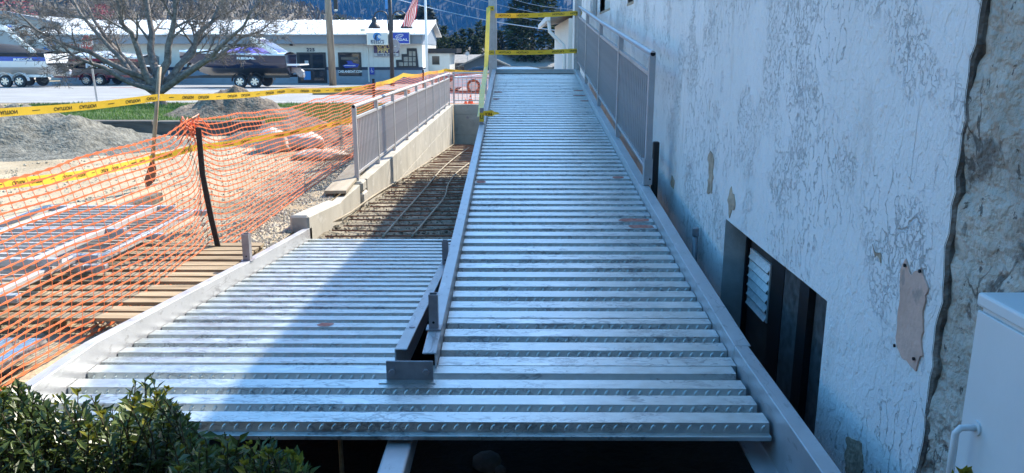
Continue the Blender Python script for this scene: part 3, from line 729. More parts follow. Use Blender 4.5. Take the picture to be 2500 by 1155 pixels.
# broken near edge: ragged strip with thickness
zz = [-2.6 + 4.9 * k / 120 for k in range(121)]
def ragged(z): return 2.20 + .02 * noise.noise(Vector((0, z * 1.3, 9))) + .022 * noise.noise(Vector((0, z * 5, 2))) + .018 * noise.noise(Vector((0, z * 19, 2)))
mb.grid([[(XW, 2.45, z) for z in zz], [(XW, ragged(z) + .02, z) for z in zz], [(XW + .002, ragged(z), z) for z in zz], [(XW + .032, ragged(z) + .012 * noise.noise(Vector((3, z * 14, 1))), z) for z in zz], [(XW + .09, ragged(z) + .03, z) for z in zz]])
mb.f = mb.f
wall = mb.build('wall', m_stucco, bd, smooth=False, fix=True)
mb = MB()
mb.grid([[(XW - .001 + .002, ragged(z) + .003, z) for z in zz], [(XW + .010 - .010 * noise.noise(Vector((1, z * 9, 4))), ragged(z) - .010 - .010 * noise.noise(Vector((2, z * 6, 7))), z) for z in zz], [(XW + .055, ragged(z) - .014 - .012 * noise.noise(Vector((8, z * 11, 5))), z) for z in zz]])
mb.build('broken_render_edge', m_edge, bd)
mb = MB(); mb.grid([[(XW + .016 + .010 * noise.noise(Vector((y * 2.2, z * 2.2, 6))) + .018 * noise.noise(Vector((y * 7, z * 7, 1))) + .012 * noise.noise(Vector((y * 21, z * 21, 1))) + .012 * max(0, abs(((z * 1.75) % 1) - .5) - .46) / .04, y, z) for z in fine([-2.6, 2.3], .035)] for y in fine([.1, 2.3], .035)])
mb.build('bare_wall', m_raw, bd, smooth=True)
mb = MB(); mb.box((XW + .1, -8, -2.6), (9, 16.19, 2.5)); core = mb
# core behind the skin, notched for the openings
mb = MB(); mb.box((XW + .42, -8, -2.6), (9, 16.18, 2.28)); mb.box((XW + .2, -8, -2.6), (XW + .42, oy0 - .001, 2.28)); mb.box((XW + .2, oy1 + .001, -2.6), (XW + .42, 16.18, 2.28)); mb.box((XW + .2, oy0 - .001, oz1 + .01), (XW + .42, oy1 + .001, 2.28))
mb.box((XW + .03, 16.12, -2.6), (XW + .2, 16.2, 2.28)); mb.build('inner_wall', m_stucco, bd)
mb = MB()
for (a, b, c, d) in openings[:1]:
    mb.add([(XW, b, c), (XW, b, d), (XW + .14, b, d), (XW + .14, b, c), (XW, a, c), (XW, a, d), (XW + .14, a, d), (XW + .14, a, c)], [(0, 1, 2, 3), (4, 7, 6, 5), (1, 5, 6, 2)])
mb.build('reveal', m_jamb, bd)
for (a, b, c, d) in openings[1:]:
    w = MB().box((XW + .09, a, c), (XW + .12, b, d)).build('window', m_frame, bd)
    MB().box((XW + .08, a + .03, c + .05), (XW + .089, b - .03, d)).build('pane', m_glass, w)
    k = 0
    for t in range(9):
        yy = a + .05 + t * (b - a - .1) / 9; MB().box((XW + .06, yy, c + .03), (XW + .066, yy + (b - a) / 13, d)).build('blind_slat', m_offw, w)
    MB().box((XW - .004, a - .03, c - .03), (XW + .1, b + .03, c)).build('sill', m_spall, w)
XI = XW + .13
def yat(px, py): return at(px, py, X=XI).y
def zat(px, py): return at(px, py, X=XI).z
bwd = MB()
bwd.box((XI + .03, oy0, -2.6), (XI + .06, oy1, oz1)); door = bwd.build('basement_door', m_dkdoor, bd)
for a, b, tk in ((1806, 1819, .03), (1880, 1912, .02), (1968, 1992, .05)):
    y1_, y0_ = yat(a, 650), yat(b, 650); MB().box((XI + .03 - tk, y0_, -2.6), (XI + .028, y1_, oz1 - .002)).build('mullion', m_frame, door)
MB().box((XI + .012, yat(1966, 650), -2.6), (XI + .0295, yat(1913, 650), oz1 - .05)).build('pane', m_dirtyglass, door)
MB().box((XI + .012, oy0 + .002, -2.6), (XI + .0295, yat(1993, 650), oz1 - .03)).build('pane', m_dirtyglass, door)
ly1, ly0 = yat(1823, 640), yat(1870, 700); lz1, lz0 = zat(1845, 622), zat(1845, 770)
mb = MB(); t = .012
for a, b in (((ly0, lz0), (ly1, lz0 + t)), ((ly0, lz1 - t), (ly1, lz1)), ((ly0, lz0 + t), (ly0 + t, lz1 - t)), ((ly1 - t, lz0 + t), (ly1, lz1 - t))): mb.box((XI + .016, *a), (XI + .0285, *b))
vent = mb.build('louvre_vent', m_louv, bd)
for k in range(6):
    z = lz0 + (lz1 - lz0) * (k + .35) / 6; h = (lz1 - lz0) / 6 * .60
    mb = MB(); mb.hexa([(XI + .004, ly0 + .013, z - h * .45), (XI + .0065, ly0 + .013, z - h * .45), (XI + .0065, ly1 - .013, z - h * .45), (XI + .004, ly1 - .013, z - h * .45), (XI + .024, ly0 + .012, z + h * .55), (XI + .0265, ly0 + .012, z + h * .55), (XI + .0265, ly1 - .012, z + h * .55), (XI + .024, ly1 - .012, z + h * .55)])
    mb.build('blade', m_louv, vent)
mb = MB(); mb.box((1.17, -8.3, 2.24), (9.3, 16.3, 2.36)); mb.build('roof', m_fascia, bd)
def wallpatch(pts, name, mat, dx=.003, seed=1, rag=.006):
    Q = []
    P = [at(x, y, X=XW) for x, y in pts]
    for a, b in zip(P, P[1:] + P[:1]):
        for t in range(9):
            q = a.lerp(b, t / 9); n = noise.noise_vector(q * 22 + Vector((seed, 0, 0))); Q.append(Vector((XW - dx - .003, q.y + n.y * rag, q.z + n.z * rag)))
    return MB().prism(Q, (.014, 0, 0)).build(name, mat, bd)
wallpatch([(2203, 655), (2213, 636), (2222, 660), (2246, 668), (2258, 655), (2266, 690), (2258, 760), (2254, 868), (2240, 908), (2212, 880), (2190, 850), (2196, 740)], 'mortar_patch', m_patch, .0025, 1, .022)
for x, y in ((2216, 648), (2253, 662), (2191, 844), (2238, 876)):
    q = at(x, y, X=XW); MB().lathe((XW - .012, q.y, q.z), [(.006, 0), (.006, .004)], 8, 'X').build('anchor_hole', m_void, bd)
wallpatch([(1735, 365), (1743, 385), (1740, 440), (1738, 470), (1727, 468), (1731, 430), (1729, 380)], 'bare_mortar_patch', m_spall, .001, 3, .026)
wallpatch([(1785, 455), (1796, 490), (1790, 515), (1782, 525), (1777, 490)], 'bare_mortar_patch', m_spall, .001, 5, .026)
wallpatch([(2068, 1065), (2105, 1080), (2108, 1150), (2098, 1180), (2064, 1150)], 'bare_mortar_patch', m_spall, .001, 7, .03)
wallpatch([(2130, 600), (2150, 612), (2155, 640), (2140, 630)], 'bare_mortar_patch', m_spall, .0004, 9, .026)
wallpatch([(1640, 428), (1647, 440), (1645, 460), (1638, 452)], 'bare_mortar_patch', m_spall, .0004, 9, .02)
# conduit stub in the gap, downpipe
p = at(1699, 556, X=1.21); pp = thing('vertical_pipe', 'short capped grey pipe rising in the gap against the stucco wall', 'pipe', (1.21, p.y, -2.2))
mb = MB(); mb.tube([(1.21, p.y, -2.2), (1.21, p.y, p.z - .05)], .019, 12); mb.build('pipe', m_steel2, pp, smooth=True)
mb = MB(); mb.lathe((1.21, p.y, p.z - .055), [(.023, 0), (.023, .05), (.019, .056)], 14); mb.build('cap', m_steel2, pp)
p = at(1450, 40, X=XW - .04); mb = MB(); mb.box((XW - .075, p.y - .045, p.z), (XW - .006, p.y + .035, 2.2)); bevel(mb.single('downpipe', m_steel, 'narrow grey downpipe fixed to the stucco wall left of the upper windows', 'downpipe'), .01)
# rear wing with gutter
wg = thing('rear_wing', 'lower pale wing with eave and gutter beyond the ramp top', 'building', (4, 20, -2.2))
mb = MB(); mb.box((XW + .06, 16.31, -2.4), (8, 18.9, 1.2)); mb.build('side_wall', m_stucco, wg)
mb = MB(); mb.box((XW - .02, 19.0, -2.4), (8, 26, .72)); mb.build('wall', m_white, wg)
mb = MB(); mb.box((XW - .045, 16.6, -1.6), (XW + .058, 16.72, 1.2)); mb.build('corner_trim', m_steel2, wg)
mb = MB(); mb.hexa([(.78, 18.95, .70), (8, 18.95, 2.3), (8, 26.3, 2.3), (.78, 26.3, .70), (.78, 18.95, .80), (8, 18.95, 2.42), (8, 26.3, 2.42), (.78, 26.3, .80)]); mb.build('roof', m_shingle, wg)
mb = MB(); mb.box((.70, 18.9, .66), (.79, 26.3, .78)); mb.build('gutter', m_white, wg)
mb = MB(); mb.tube([(.76, 19.05, .66), (.78, 19.05, .42), (.98, 19.05, .22), (1.12, 19.05, .1), (1.14, 19.05, -.1), (1.14, 19.05, -1.8)], .045, 10); mb.build('downspout', m_white, wg, smooth=True)
# electrical cabinet
cb = thing('utility_cabinet', 'white painted metal cabinet with a pull handle at the right edge', 'cabinet', (1.15, .95, -2.3))
XC = 1.0; pt = at(2390, 712, X=XC)
bevel(MB().box((XC + .008, .2, -2.3), (XW + .03, pt.y - .008, pt.z - .03)).build('body', m_cab, cb), .004)
bevel(MB().box((XC - .003, .19, pt.z - .03), (XW + .035, pt.y, pt.z)).build('lid', m_cab, cb), .006)
bevel(MB().box((XC, .2, -2.25), (XC + .0075, pt.y - .004, pt.z - .04)).build('door', m_cab, cb), .002, 1)
h0, h1 = at(2395, 1050, X=XC), at(2362, 1140, X=XC)
yh = at(2385, 1045, X=XC).y; zh = at(2385, 1045, X=XC).z
mb = MB(); mb.tube([(XC, yh, zh), (XC - .035, yh, zh), (XC - .045, yh, zh - .012), (XC - .045, yh, zh - .13), (XC - .03, yh, zh - .142), (XC, yh, zh - .142)], .0075, 8); mb.build('handle', m_cab, cb, smooth=True)
mb = MB(); mb.lathe((XC - .004, yh, zh), [(.017, 0), (.017, .004)], 14, 'X'); mb.build('handle_plate', m_cab, cb)

m_dkwood = M('light_block_boards', (.030, .024, .020), .85, 0, .3, 6, .3, 40, stretch=(.2, 1, 1))
# unseen dark wall added behind the camera to darken rib sides and pit
pb = thing('light_block_wall', 'dark boarded wall added unseen behind the viewpoint to block light', 'wall', (-3, -1.9, -2.3))
MB().box((-9, -2.2, -2.4), (1.24, -1.93, 3.0)).build('backing', m_frame, pb)
for k in range(28): MB().box((-9, -1.928, -2.4 + k * .19), (1.24, -1.90, -2.4 + k * .19 + .18)).build('board', m_dkwood, pb)

# ---------------------------------------------------------------- construction materials behind the net
def pallet(label, x0, x1, y0, y1, z, n, seed):
    t = thing('pallet', label, 'pallet', ((x0 + x1) / 2, (y0 + y1) / 2, -1.6))
    for xx in (x0 + .02, (x0 + x1) / 2, x1 - .06): MB().box((xx, y0 + .02, -1.595), (xx + .045, y1 - .02, z - .022)).build('stringer', m_wood, t)
    for k in range(n):
        y = y0 + (y1 - y0 - .1) * k / (n - 1) + U(-.012, .012); w = U(.085, .10); a = U(-.015, .015)
        mb = MB(); mb.hexa([(x0 + a, y, z - .02), (x1 + U(-.02, .02), y + a, z - .02), (x1, y + w + a, z - .02), (x0, y + w, z - .02), (x0 + a, y, z), (x1, y + a, z), (x1, y + w + a, z), (x0, y + w, z)]); mb.build('slat', m_wood, t)
pallet('wooden pallet lying nearest the black stake beside the left ramp channel', -3.3, -2.0, 4.92, 6.0, -1.49, 8, 1)
pallet('wooden pallet lying closer to the bush under the orange net', -3.4, -2.02, 4.2, 4.85, -1.49, 5, 2)
def flatpanel(label, x0, x1, y0, y1, z):
    t = thing('railing_panel', label, 'railing panel', ((x0 + x1) / 2, (y0 + y1) / 2, z))
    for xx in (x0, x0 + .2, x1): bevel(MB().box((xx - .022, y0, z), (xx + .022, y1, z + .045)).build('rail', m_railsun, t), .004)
    n = int((y1 - y0) / .095)
    for k in range(1, n):
        y = y0 + (y1 - y0) * k / n; MB().box((x0 + .2, y - .008, z + .015), (x1, y + .008, z + .032)).build('picket', m_railsun, t)
    for f in (.02, .5, .98):
        y = y0 + (y1 - y0) * f; bevel(MB().box((x0 - .02, y - .025, z - .004), (x1 + .16, y + .025, z + .044)).build('post', m_steel, t), .004)
    return t
flatpanel('top grey railing panel lying flat on the stack behind the orange net', -4.0, -3.08, 4.75, 6.55, -1.34)
flatpanel('lower grey railing panel nearest the left edge of the photo under the stack', -3.95, -3.0, 3.3, 5.15, -1.40)
flatpanel('bottom grey railing panel sticking out of the stack towards the black stake', -3.85, -2.92, 5.0, 6.9, -1.45)
for k, (dx, lab) in enumerate(((0, 'uppermost pale tube of the three lying behind the railing panels'), (.10, 'middle tube of the three lying behind the railing panels'), (.2, 'tube nearest the railing panels of the three on the dirt'))):
    mb = MB(); mb.tube([(-4.35 + dx, 5.6 - .1 * k, -1.56), (-4.22 + dx, 8.9 - .15 * k, -1.56)], .03, 12); mb.single('steel_tube', m_handle, lab, 'tube', smooth=True)
mb = MB(); mb.bar((-3.95, 6.4, -1.55), (-3.9, 8.3, -1.55), .12, .09); mb.single('timber', m_timber, 'dark squared timber beside the three tubes on the dirt', 'timber')
sh = thing('metal_decking', 'loose ribbed metal decking sheets lying in the lower left under the net', 'decking', (-2.7, 3.4, -1.6))
for (dx, dy, dz, rot) in ((0, 0, 0, .12), (.35, .25, .03, -.05)):
    o = deckpanel(-.75, .55, mkpath([(0, 0), (1, 0)]), 5, 'deck_sheet', sh); o.location = (-.15 + dx, -.35 + dy, .09 + dz); o.rotation_euler = (0, 0, pi / 2 + rot)
    for q in o.data.vertices: q.co += Vector((2.7, -3.4, 1.6)) * -0
    me = o.data; off = base_of(sh)
    for q in me.vertices: q.co += off
# piles
def pile(cx, cy, rx, ry, h, mat, label, cat, seed, rough=.2, step=.09, name='dirt_pile'):
    P = []
    for i in range(int(2 * rx / step) + 1):
        row = []
        for j in range(int(2 * ry / step) + 1):
            x = -rx + i * step; y = -ry + j * step; r = sqrt((x / rx) ** 2 + (y / ry) ** 2)
            f = max(0, 1 - r) ; f = f * f * (3 - 2 * f) * .5 + f * .5
            n = .5 * noise.noise(Vector((x * 1.1 + seed, y * 1.1, 0))) + .3 * noise.noise(Vector((x * 2.7 + seed, y * 2.7, 2))) + .18 * noise.noise(Vector((x * 7, y * 7, seed))) + .1 * noise.noise(Vector((x * 18, y * 18, seed)))
            row.append((cx + x, cy + y, G(cy) - .03 + h * f * (1 + rough * n * 2) + min(f * 3, 1) * rough * .25 * n))
        P.append(row)
    return MB().grid(P).single(name, mat, label, cat, smooth=True)
pile(-8.6, 13.2, 3.2, 2.2, .62, m_pile, 'big grey gravel pile behind the upper tape on the left', 'gravel pile', 2, .42, name='gravel_pile')
pile(-11.9, 17.2, 1.7, 1.2, .52, m_soil, 'darker soil heap behind the grey gravel pile at the left edge', 'soil heap', 6, .3)
pile(-6.9, 19.2, 2.1, 1.5, .62, m_soil, 'brown topsoil heap right of the bare tree trunk', 'soil heap', 9, .45)
pile(-4.0, 14.3, 1.6, 1.5, .42, m_soil, 'low brown soil berm behind the white sacks and orange net', 'soil heap', 13, .4)
mb = MB(); mb.box((-8.9, 15.0, -1.62), (-7.0, 15.28, -1.33)); bevel(mb.single('timber_sleeper', m_timber, 'long dark timber sleeper below the grass verge left of the black stake', 'timber'), .025)
mb = MB(); mb.box((-6.97, 15.04, -1.62), (-4.9, 15.3, -1.34)); bevel(mb.single('timber_sleeper', m_timber, 'dark timber sleeper behind the gathered top of the orange net', 'timber'), .025)
blob((-3.95, 12.5, -1.48), (.27, .2, .24), 4, .35, 3, 2.2, .5).single('sack', m_bag, 'crumpled white sack standing behind the orange net', 'sack', smooth=True)
blob((-3.55, 12.9, -1.50), (.33, .22, .16), 8, .35, 3, 2.2, .6).single('sack', m_bag, 'white sack slumped beside the crumpled one behind the net', 'sack', smooth=True)
blob((-2.95, 11.7, -1.56), (.42, .25, .10), 11, .4, 3, 2.4, .6).single('sack', m_sand, 'flat sandy sack near the railing post behind the net', 'sack', smooth=True)

# shovel
sv = thing('shovel', 'long handled rusty shovel standing upright with tape tied to it', 'shovel', at(358, 462, Z=-1.6))
a, b = at(372, 395, T=9.05), at(390, 163, T=8.95); mb = MB(); mb.tube([a, a.lerp(b, .5), b], [.024, .022, .021], 10); mb.build('handle', m_handle, sv, smooth=True)
bl = [at(372, 380, T=9.05), at(380, 410, T=9.1), at(378, 440, T=9.12), at(357, 463, T=9.12), at(352, 440, T=9.1), at(362, 408, T=9.08)]
MB().prism(bl, (.0, .02, 0)).build('blade', m_rust, sv)

# ---------------------------------------------------------------- orange net and stakes
TOP = [(-2.50, 2.6, -.62), (-2.50, 3.7, -.61), (-2.47, 4.6, -.60), (-2.46, 5.5, -.585), (-2.455, 5.86, -.51), (-2.46, 6.2, -.535), (-2.47, 7.6, -.575), (-2.48, 8.5, -.62), (-2.5, 11, -.60), (-2.52, 13.9, -.58), (-2.48, 17, -.62), (-2.4, 20.4, -.60), (-2.3, 24.3, -.62)]
BOT = [(-2.50, 2.6, -1.57), (-2.47, 3.7, -1.58), (-2.36, 4.8, -1.58), (-2.40, 5.4, -1.57), (-2.38, 5.94, -1.57), (-2.37, 6.8, -1.58), (-2.42, 8.5, -1.58), (-2.47, 11.6, -1.58), (-2.5, 14, -1.58), (-2.48, 17, -1.58), (-2.4, 20.4, -1.6), (-2.3, 24.3, -1.62)]
def poly(P):
    P = [Vector(p) for p in P]
    def f(y):
        for a, b in zip(P, P[1:]):
            if y <= b.y: return a.lerp(b, max(0, (y - a.y) / (b.y - a.y)))
        return P[-1]
    return f
fT, fB = poly(TOP), poly(BOT)
def net_pt(y, v):
    g = math.exp(-((y - 5.88) / .22) ** 2); vv_ = v ** (1 + .30 * g) if v > 0 else 0
    yy = y + (.10 * sin(v * pi) * (1 if y < 5.9 else .4)) + .05 * noise.noise(Vector((y * .8, v * 2, 3)))
    p = fT(y).lerp(fB(y), vv_); sag = .04 * sin(pi * v) * noise.noise(Vector((y * 1.1, v * 1.5, 8))) + .02 * noise.noise(Vector((y * 3.1, v * 4, 1)))
    return Vector((p.x + sag + .04 * sin(pi * v) * (1 - g), yy, p.z + .025 * noise.noise(Vector((y * 1.4, v * 2, 5))) * (1 - v)))
def strand(mb, pts, ws, t):
    V, n = [], len(pts)
    for i, p in enumerate(pts):
        d = (pts[min(i + 1, n - 1)] - pts[max(i - 1, 0)]).normalized(); nx = Vector((1, 0, 0)); b = d.cross(nx).normalized(); w = ws[i]
        V += [p + b * w - nx * t, p + b * w + nx * t, p - b * w + nx * t, p - b * w - nx * t]
    mb.add(V, [(i * 4 + k, i * 4 + (k + 1) % 4, i * 4 + 4 + (k + 1) % 4, i * 4 + 4 + k) for i in range(n - 1) for k in range(4)])
fence = thing('safety_fence', 'orange plastic mesh safety fence sagging between black stakes along the trench', 'fence', (-2.45, 6, -1.6))
ROWS = 24; Y0, Y1, DY = 2.7, 24.2, .092
nc = int((Y1 - Y0) / DY); cols = [Y0 + i * DY for i in range(nc + 1)]
mb = MB()
for r in range(ROWS + 1):
    v = r / ROWS; pts, ws = [], []
    for i, y in enumerate(cols):
        pts.append(net_pt(y, v)); ws.append(.0064 if 0 < r < ROWS else .0095)
        if i < nc: pts.append(net_pt(y + DY / 2, v)); ws.append(.0033)
    strand(mb, pts, ws, .0014)
mb.build('net_strands', m_net, fence, fix=False)
mb = MB()
for y in cols:
    pts = [net_pt(y, r / ROWS) for r in range(ROWS + 1)]
    V = []
    for i, p in enumerate(pts):
        d = (pts[min(i + 1, ROWS)] - pts[max(i - 1, 0)]).normalized(); b = Vector((1, 0, 0)).cross(d).normalized() * .0015; nx = Vector((.0010, 0, 0))
        V += [p + b - nx, p + b + nx, p - b + nx, p - b - nx]
    mb.add(V, [(i * 4 + k, i * 4 + (k + 1) % 4, i * 4 + 4 + (k + 1) % 4, i * 4 + 4 + k) for i in range(ROWS) for k in range(4)])
mb.build('net_cross_strands', m_net, fence, fix=False)
# gathered knot and loose ends at the first stake
mb = MB()
for k in range(26):
    a = U(0, 2 * pi); c = Vector((-2.455, 5.86, -.55)); p0 = c + Vector((cos(a) * .03, sin(a) * .05, U(-.03, .05)))
    mb.tube([p0, p0 + Vector((U(-.05, .05), U(-.03, .09), U(-.03, .03))), p0 + Vector((U(-.08, .08), U(-.05, .2), U(-.16, .02)))], .0045, 4)
mb.build('gathered_knot', m_net, fence)
a, b = at(529, 636, Z=-1.62) + Vector((.05, -.03, 0)), at(471, 312, T=5.82) + Vector((.04, 0, 0)); m1 = a.lerp(b, .5) + Vector((-.035, 0, 0))
def stake(pts, w=.036):
    mb = MB()
    for p, q in zip(pts, pts[1:]): mb.bar(p, q, w, .012, up=(0, 1, 0)); mb.bar(Vector(p) + Vector((0, .018, 0)), Vector(q) + Vector((0, .018, 0)), .012, .03, up=(0, 1, 0))
    p, q = Vector(pts[0]), Vector(pts[-1])
    for k in range(14):
        c = p.lerp(q, .08 + k * .06); mb.box((c.x - w * .72, c.y - .012, c.z - .008), (c.x - w * .3, c.y + .012, c.z + .008))
    return mb.build('stake', m_black, fence)
stake([a, a.lerp(b, .33) + Vector((-.022, 0, 0)), a.lerp(b, .66) + Vector((-.03, 0, 0)), b], .04)
stake([Vector((-2.53, 13.95, -1.7)), Vector((-2.53, 14.0, -.50))], .045)
stake([Vector((-2.40, 20.4, -1.7)), Vector((-2.40, 20.4, -.50))], .045)
# second run of net across the end, pink-orange in the sun
fence2 = thing('safety_fence', 'far stretch of orange mesh fence crossing behind the end railing', 'fence', (-.6, 24.4, -1.7))
mb = MB()
for r in range(22):
    z = -1.62 + r * .047; pts = [Vector((x, 24.35 + .05 * noise.noise(Vector((x, r * .1, 0))), z + .02 * noise.noise(Vector((x * .9, r * .2, 2))))) for x in frange(-2.3, 1.3, .2)]
    mb.tube(pts, .006, 3)
for x in frange(-2.3, 1.3, .1): mb.tube([(x, 24.35, -1.62), (x + .02, 24.36, -.6)], .0035, 3)
mb.build('net_strands', m_net, fence2, fix=False)
mb = MB(); mb.box((1.1, 24.34, -1.75), (1.14, 24.38, -.5)); mb.build('stake', m_black, fence2)

# ---------------------------------------------------------------- caution tape
def tape(label, P, width, wordstep, flip, name='caution_tape', up=(0, 0, 1), wob=.0, txt=True, seed=0, size=.6, toward=None, start=.2):
    P = [Vector(p) for p in P]; D = [P[0]]
    for a, b in zip(P, P[1:]):
        n = max(2, int((b - a).length / .12)); L = (b - a).length
        D += [a.lerp(b, t / n) - Vector((0, 0, 1)) * (.010 * L * sin(pi * t / n)) for t in range(1, n + 1)]
    t = thing(name, label, 'caution tape', P[0])
    fr = []
    for i, p in enumerate(D):
        d = (D[min(i + 1, len(D) - 1)] - D[max(i - 1, 0)]).normalized(); u = Vector(up); u = (u - d * u.dot(d)).normalized()
        tw = wob * noise.noise(Vector((i * .12, seed, 0))); n = d.cross(u); u = (u * cos(tw) + n * sin(tw)).normalized(); n = d.cross(u).normalized()
        if n.dot(-p) < 0: n = -n          # towards the camera side
        fr.append((p, d, u, n))
    mb = MB()
    V = []
    for p, d, u, n in fr: V += [p - u * width / 2 + n * .0006, p + u * width / 2 + n * .0006, p + u * width / 2 - n * .0006, p - u * width / 2 - n * .0006]
    mb.add(V, [(i * 4 + k, i * 4 + (k + 1) % 4, i * 4 + 4 + (k + 1) % 4, i * 4 + 4 + k) for i in range(len(D) - 1) for k in range(4)])
    st = mb.build('strip', m_tape, t, smooth=False, fix=False)
    if txt:
        acc = start; s = 0; wn_ = 0
        for i in range(1, len(D)):
            L = (D[i] - D[i - 1]).length
            while s + L > acc:
                k = (acc - s) / L; p = D[i - 1].lerp(D[i], k); _, d, u, n = fr[i]
                x = d if d.dot(Vector((1, 0, 0))) > 0 or abs(d.x) < .05 and d.y > 0 else -d
                right = x if n.cross(u).dot(x) < 0 else x
                # text axes: x along reading direction seen from the camera side
                rdir = u.cross(n).normalized()
                X = rdir * (-1 if flip == 'H' else 1); Yv = u * (-1 if flip == 'V' else 1); Zv = n
                word = 'CAUTION' if wn_ % 3 < 2 else '~'
                M4 = Matrix(((X.x, Yv.x, Zv.x, 0), (X.y, Yv.y, Zv.y, 0), (X.z, Yv.z, Zv.z, 0), (0, 0, 0, 1))); M4.translation = p + n * .0022
                if word == '~':
                    mm = MB(); q = p + n * .002; mm.add([q - rdir * width * .55 - u * width * .06, q + rdir * width * .55 - u * width * .02, q + rdir * width * .55 + u * width * .06, q - rdir * width * .55 + u * width * .03], [(0, 1, 2, 3)]); mm.build('dash_mark', m_ink, t, fix=False)
                else: letters(word, width * size, None, m_ink, t, width * .012, M4=M4, ext=.0004)
                acc += wordstep; wn_ += 1
            s += L
    return t
tape('yellow caution tape stretched in the background from the left edge past the shovel', [at(-220, 293, T=6.0), at(0, 275, T=7.2), at(386, 238, T=8.97), at(700, 222, T=11.6), at(918, 211, T=13.9)], .078, .30, 'V', wob=.15, start=.1)
tape('yellow caution tape running low behind the orange net from the shovel leftwards', [at(-200, 487, T=4.7), at(0, 451, T=5.5), at(366, 388, T=9.0)], .076, .30, 'V', wob=.1, seed=4)
tape('yellow caution tape running low from the shovel towards the wall railing', [at(366, 388, T=9.0), at(470, 362, T=9.5), at(660, 333, T=10.8), at(880, 286, T=12.8)], .076, .34, 'V', wob=.3, seed=9)
tape('yellow caution tape on top of the net beyond the second stake', [at(918, 207, T=13.9), at(985, 183, T=17), at(1046, 178, T=22), (-2.2, 24.2, -.62)], .085, .5, 'V', wob=.4, seed=12, txt=False)
tape('yellow caution tape across the end railing at the far net', [(-2.2, 24.2, -.60), (-1.2, 24.25, -.68), (.2, 24.2, -.70)], .085, .5, 'V', wob=.2, seed=15)
a, b = Vector((-.36, yT - .12, at(1213, 40, T=13.3).z)), Vector((1.0, yT - .1, at(1390, 34, T=13.3).z))
tape('upper yellow caution tape strung between the two tall posts', [a, b], .075, .30, 'H', wob=.2, start=.16)
a2, b2 = Vector((-.36, yT - .12, at(1213, 128, T=13.3).z)), Vector((1.0, yT - .1, at(1390, 124, T=13.3).z))
tape('lower yellow caution tape strung between the two tall posts', [a2, b2], .075, .30, 'H', wob=.2, start=.16, seed=3)
tape('yellow caution tape hanging slack from the left tall post to the short stub', [Vector((-.47, yT - .13, at(1200, 20, T=13.3).z)), Vector((-.46, 12, -.25)), Vector((-.44, 10.2, -.5)), Vector((-.405, 8.74, zramp(RP, 8.75) + .16))], .07, .5, 'V', wob=.9, seed=21, txt=False, up=(1, 0, .3))
def wrap(label, c, w, h, txt=None, parent=None):
    t = thing('tape_wrap', label, 'caution tape', c); x, y, z = c
    mb = MB(); mb.box((x - w / 2, y - w / 2, z), (x + w / 2, y + w / 2, z + h)); mb.build('wrapping', m_tape, t)
    if txt: letters(txt, h * .62, (x, y - w / 2 - .001, z + h / 2), m_ink, t, .001, ext=.0005)
    return t
zz1, zz2 = at(1205, 22, T=13.3).z, at(1205, 128, T=13.3).z
wrap('tape wrapped around the left tall post near the top', (-.4275, yT - .055, zz1 - .04), .10, .075, 'CA')
wrap('tape wrapped around the left tall post at railing height', (-.4275, yT - .055, zz2 - .04), .10, .075, 'CAU')
wrap('tape wrapped around the right tall post near the top', (1.03, yT - .03, b.z - .03), .12, .06)
wrap('tape wrapped around the right tall post at railing height', (1.03, yT - .03, b2.z - .03), .12, .06)
tw = wrap('torn yellow tape knotted around the short stub on the upper ramp', (-.388, 8.75, zramp(RP, 8.75) + .10), .048, .10, 'U')
mb = MB()
for k in range(4):
    z0 = zramp(RP, 8.75) + .17 + U(-.02, .02); mb.add([(-.37, 8.72, z0), (-.37, 8.72, z0 + .03), (-.27, 8.70, z0 + .035 + U(-.01, .01)), (-.20 + U(-.03, .03), 8.68, z0 + .02 + U(-.02, .03)), (-.27, 8.70, z0 - .005)], [(0, 1, 2, 4), (2, 3, 4)])
mb.build('torn_end', m_tape, tw)
letters('ION', .04, (-.31, 8.694, zramp(RP, 8.75) + .185), m_ink, tw, .001, ext=.0005)

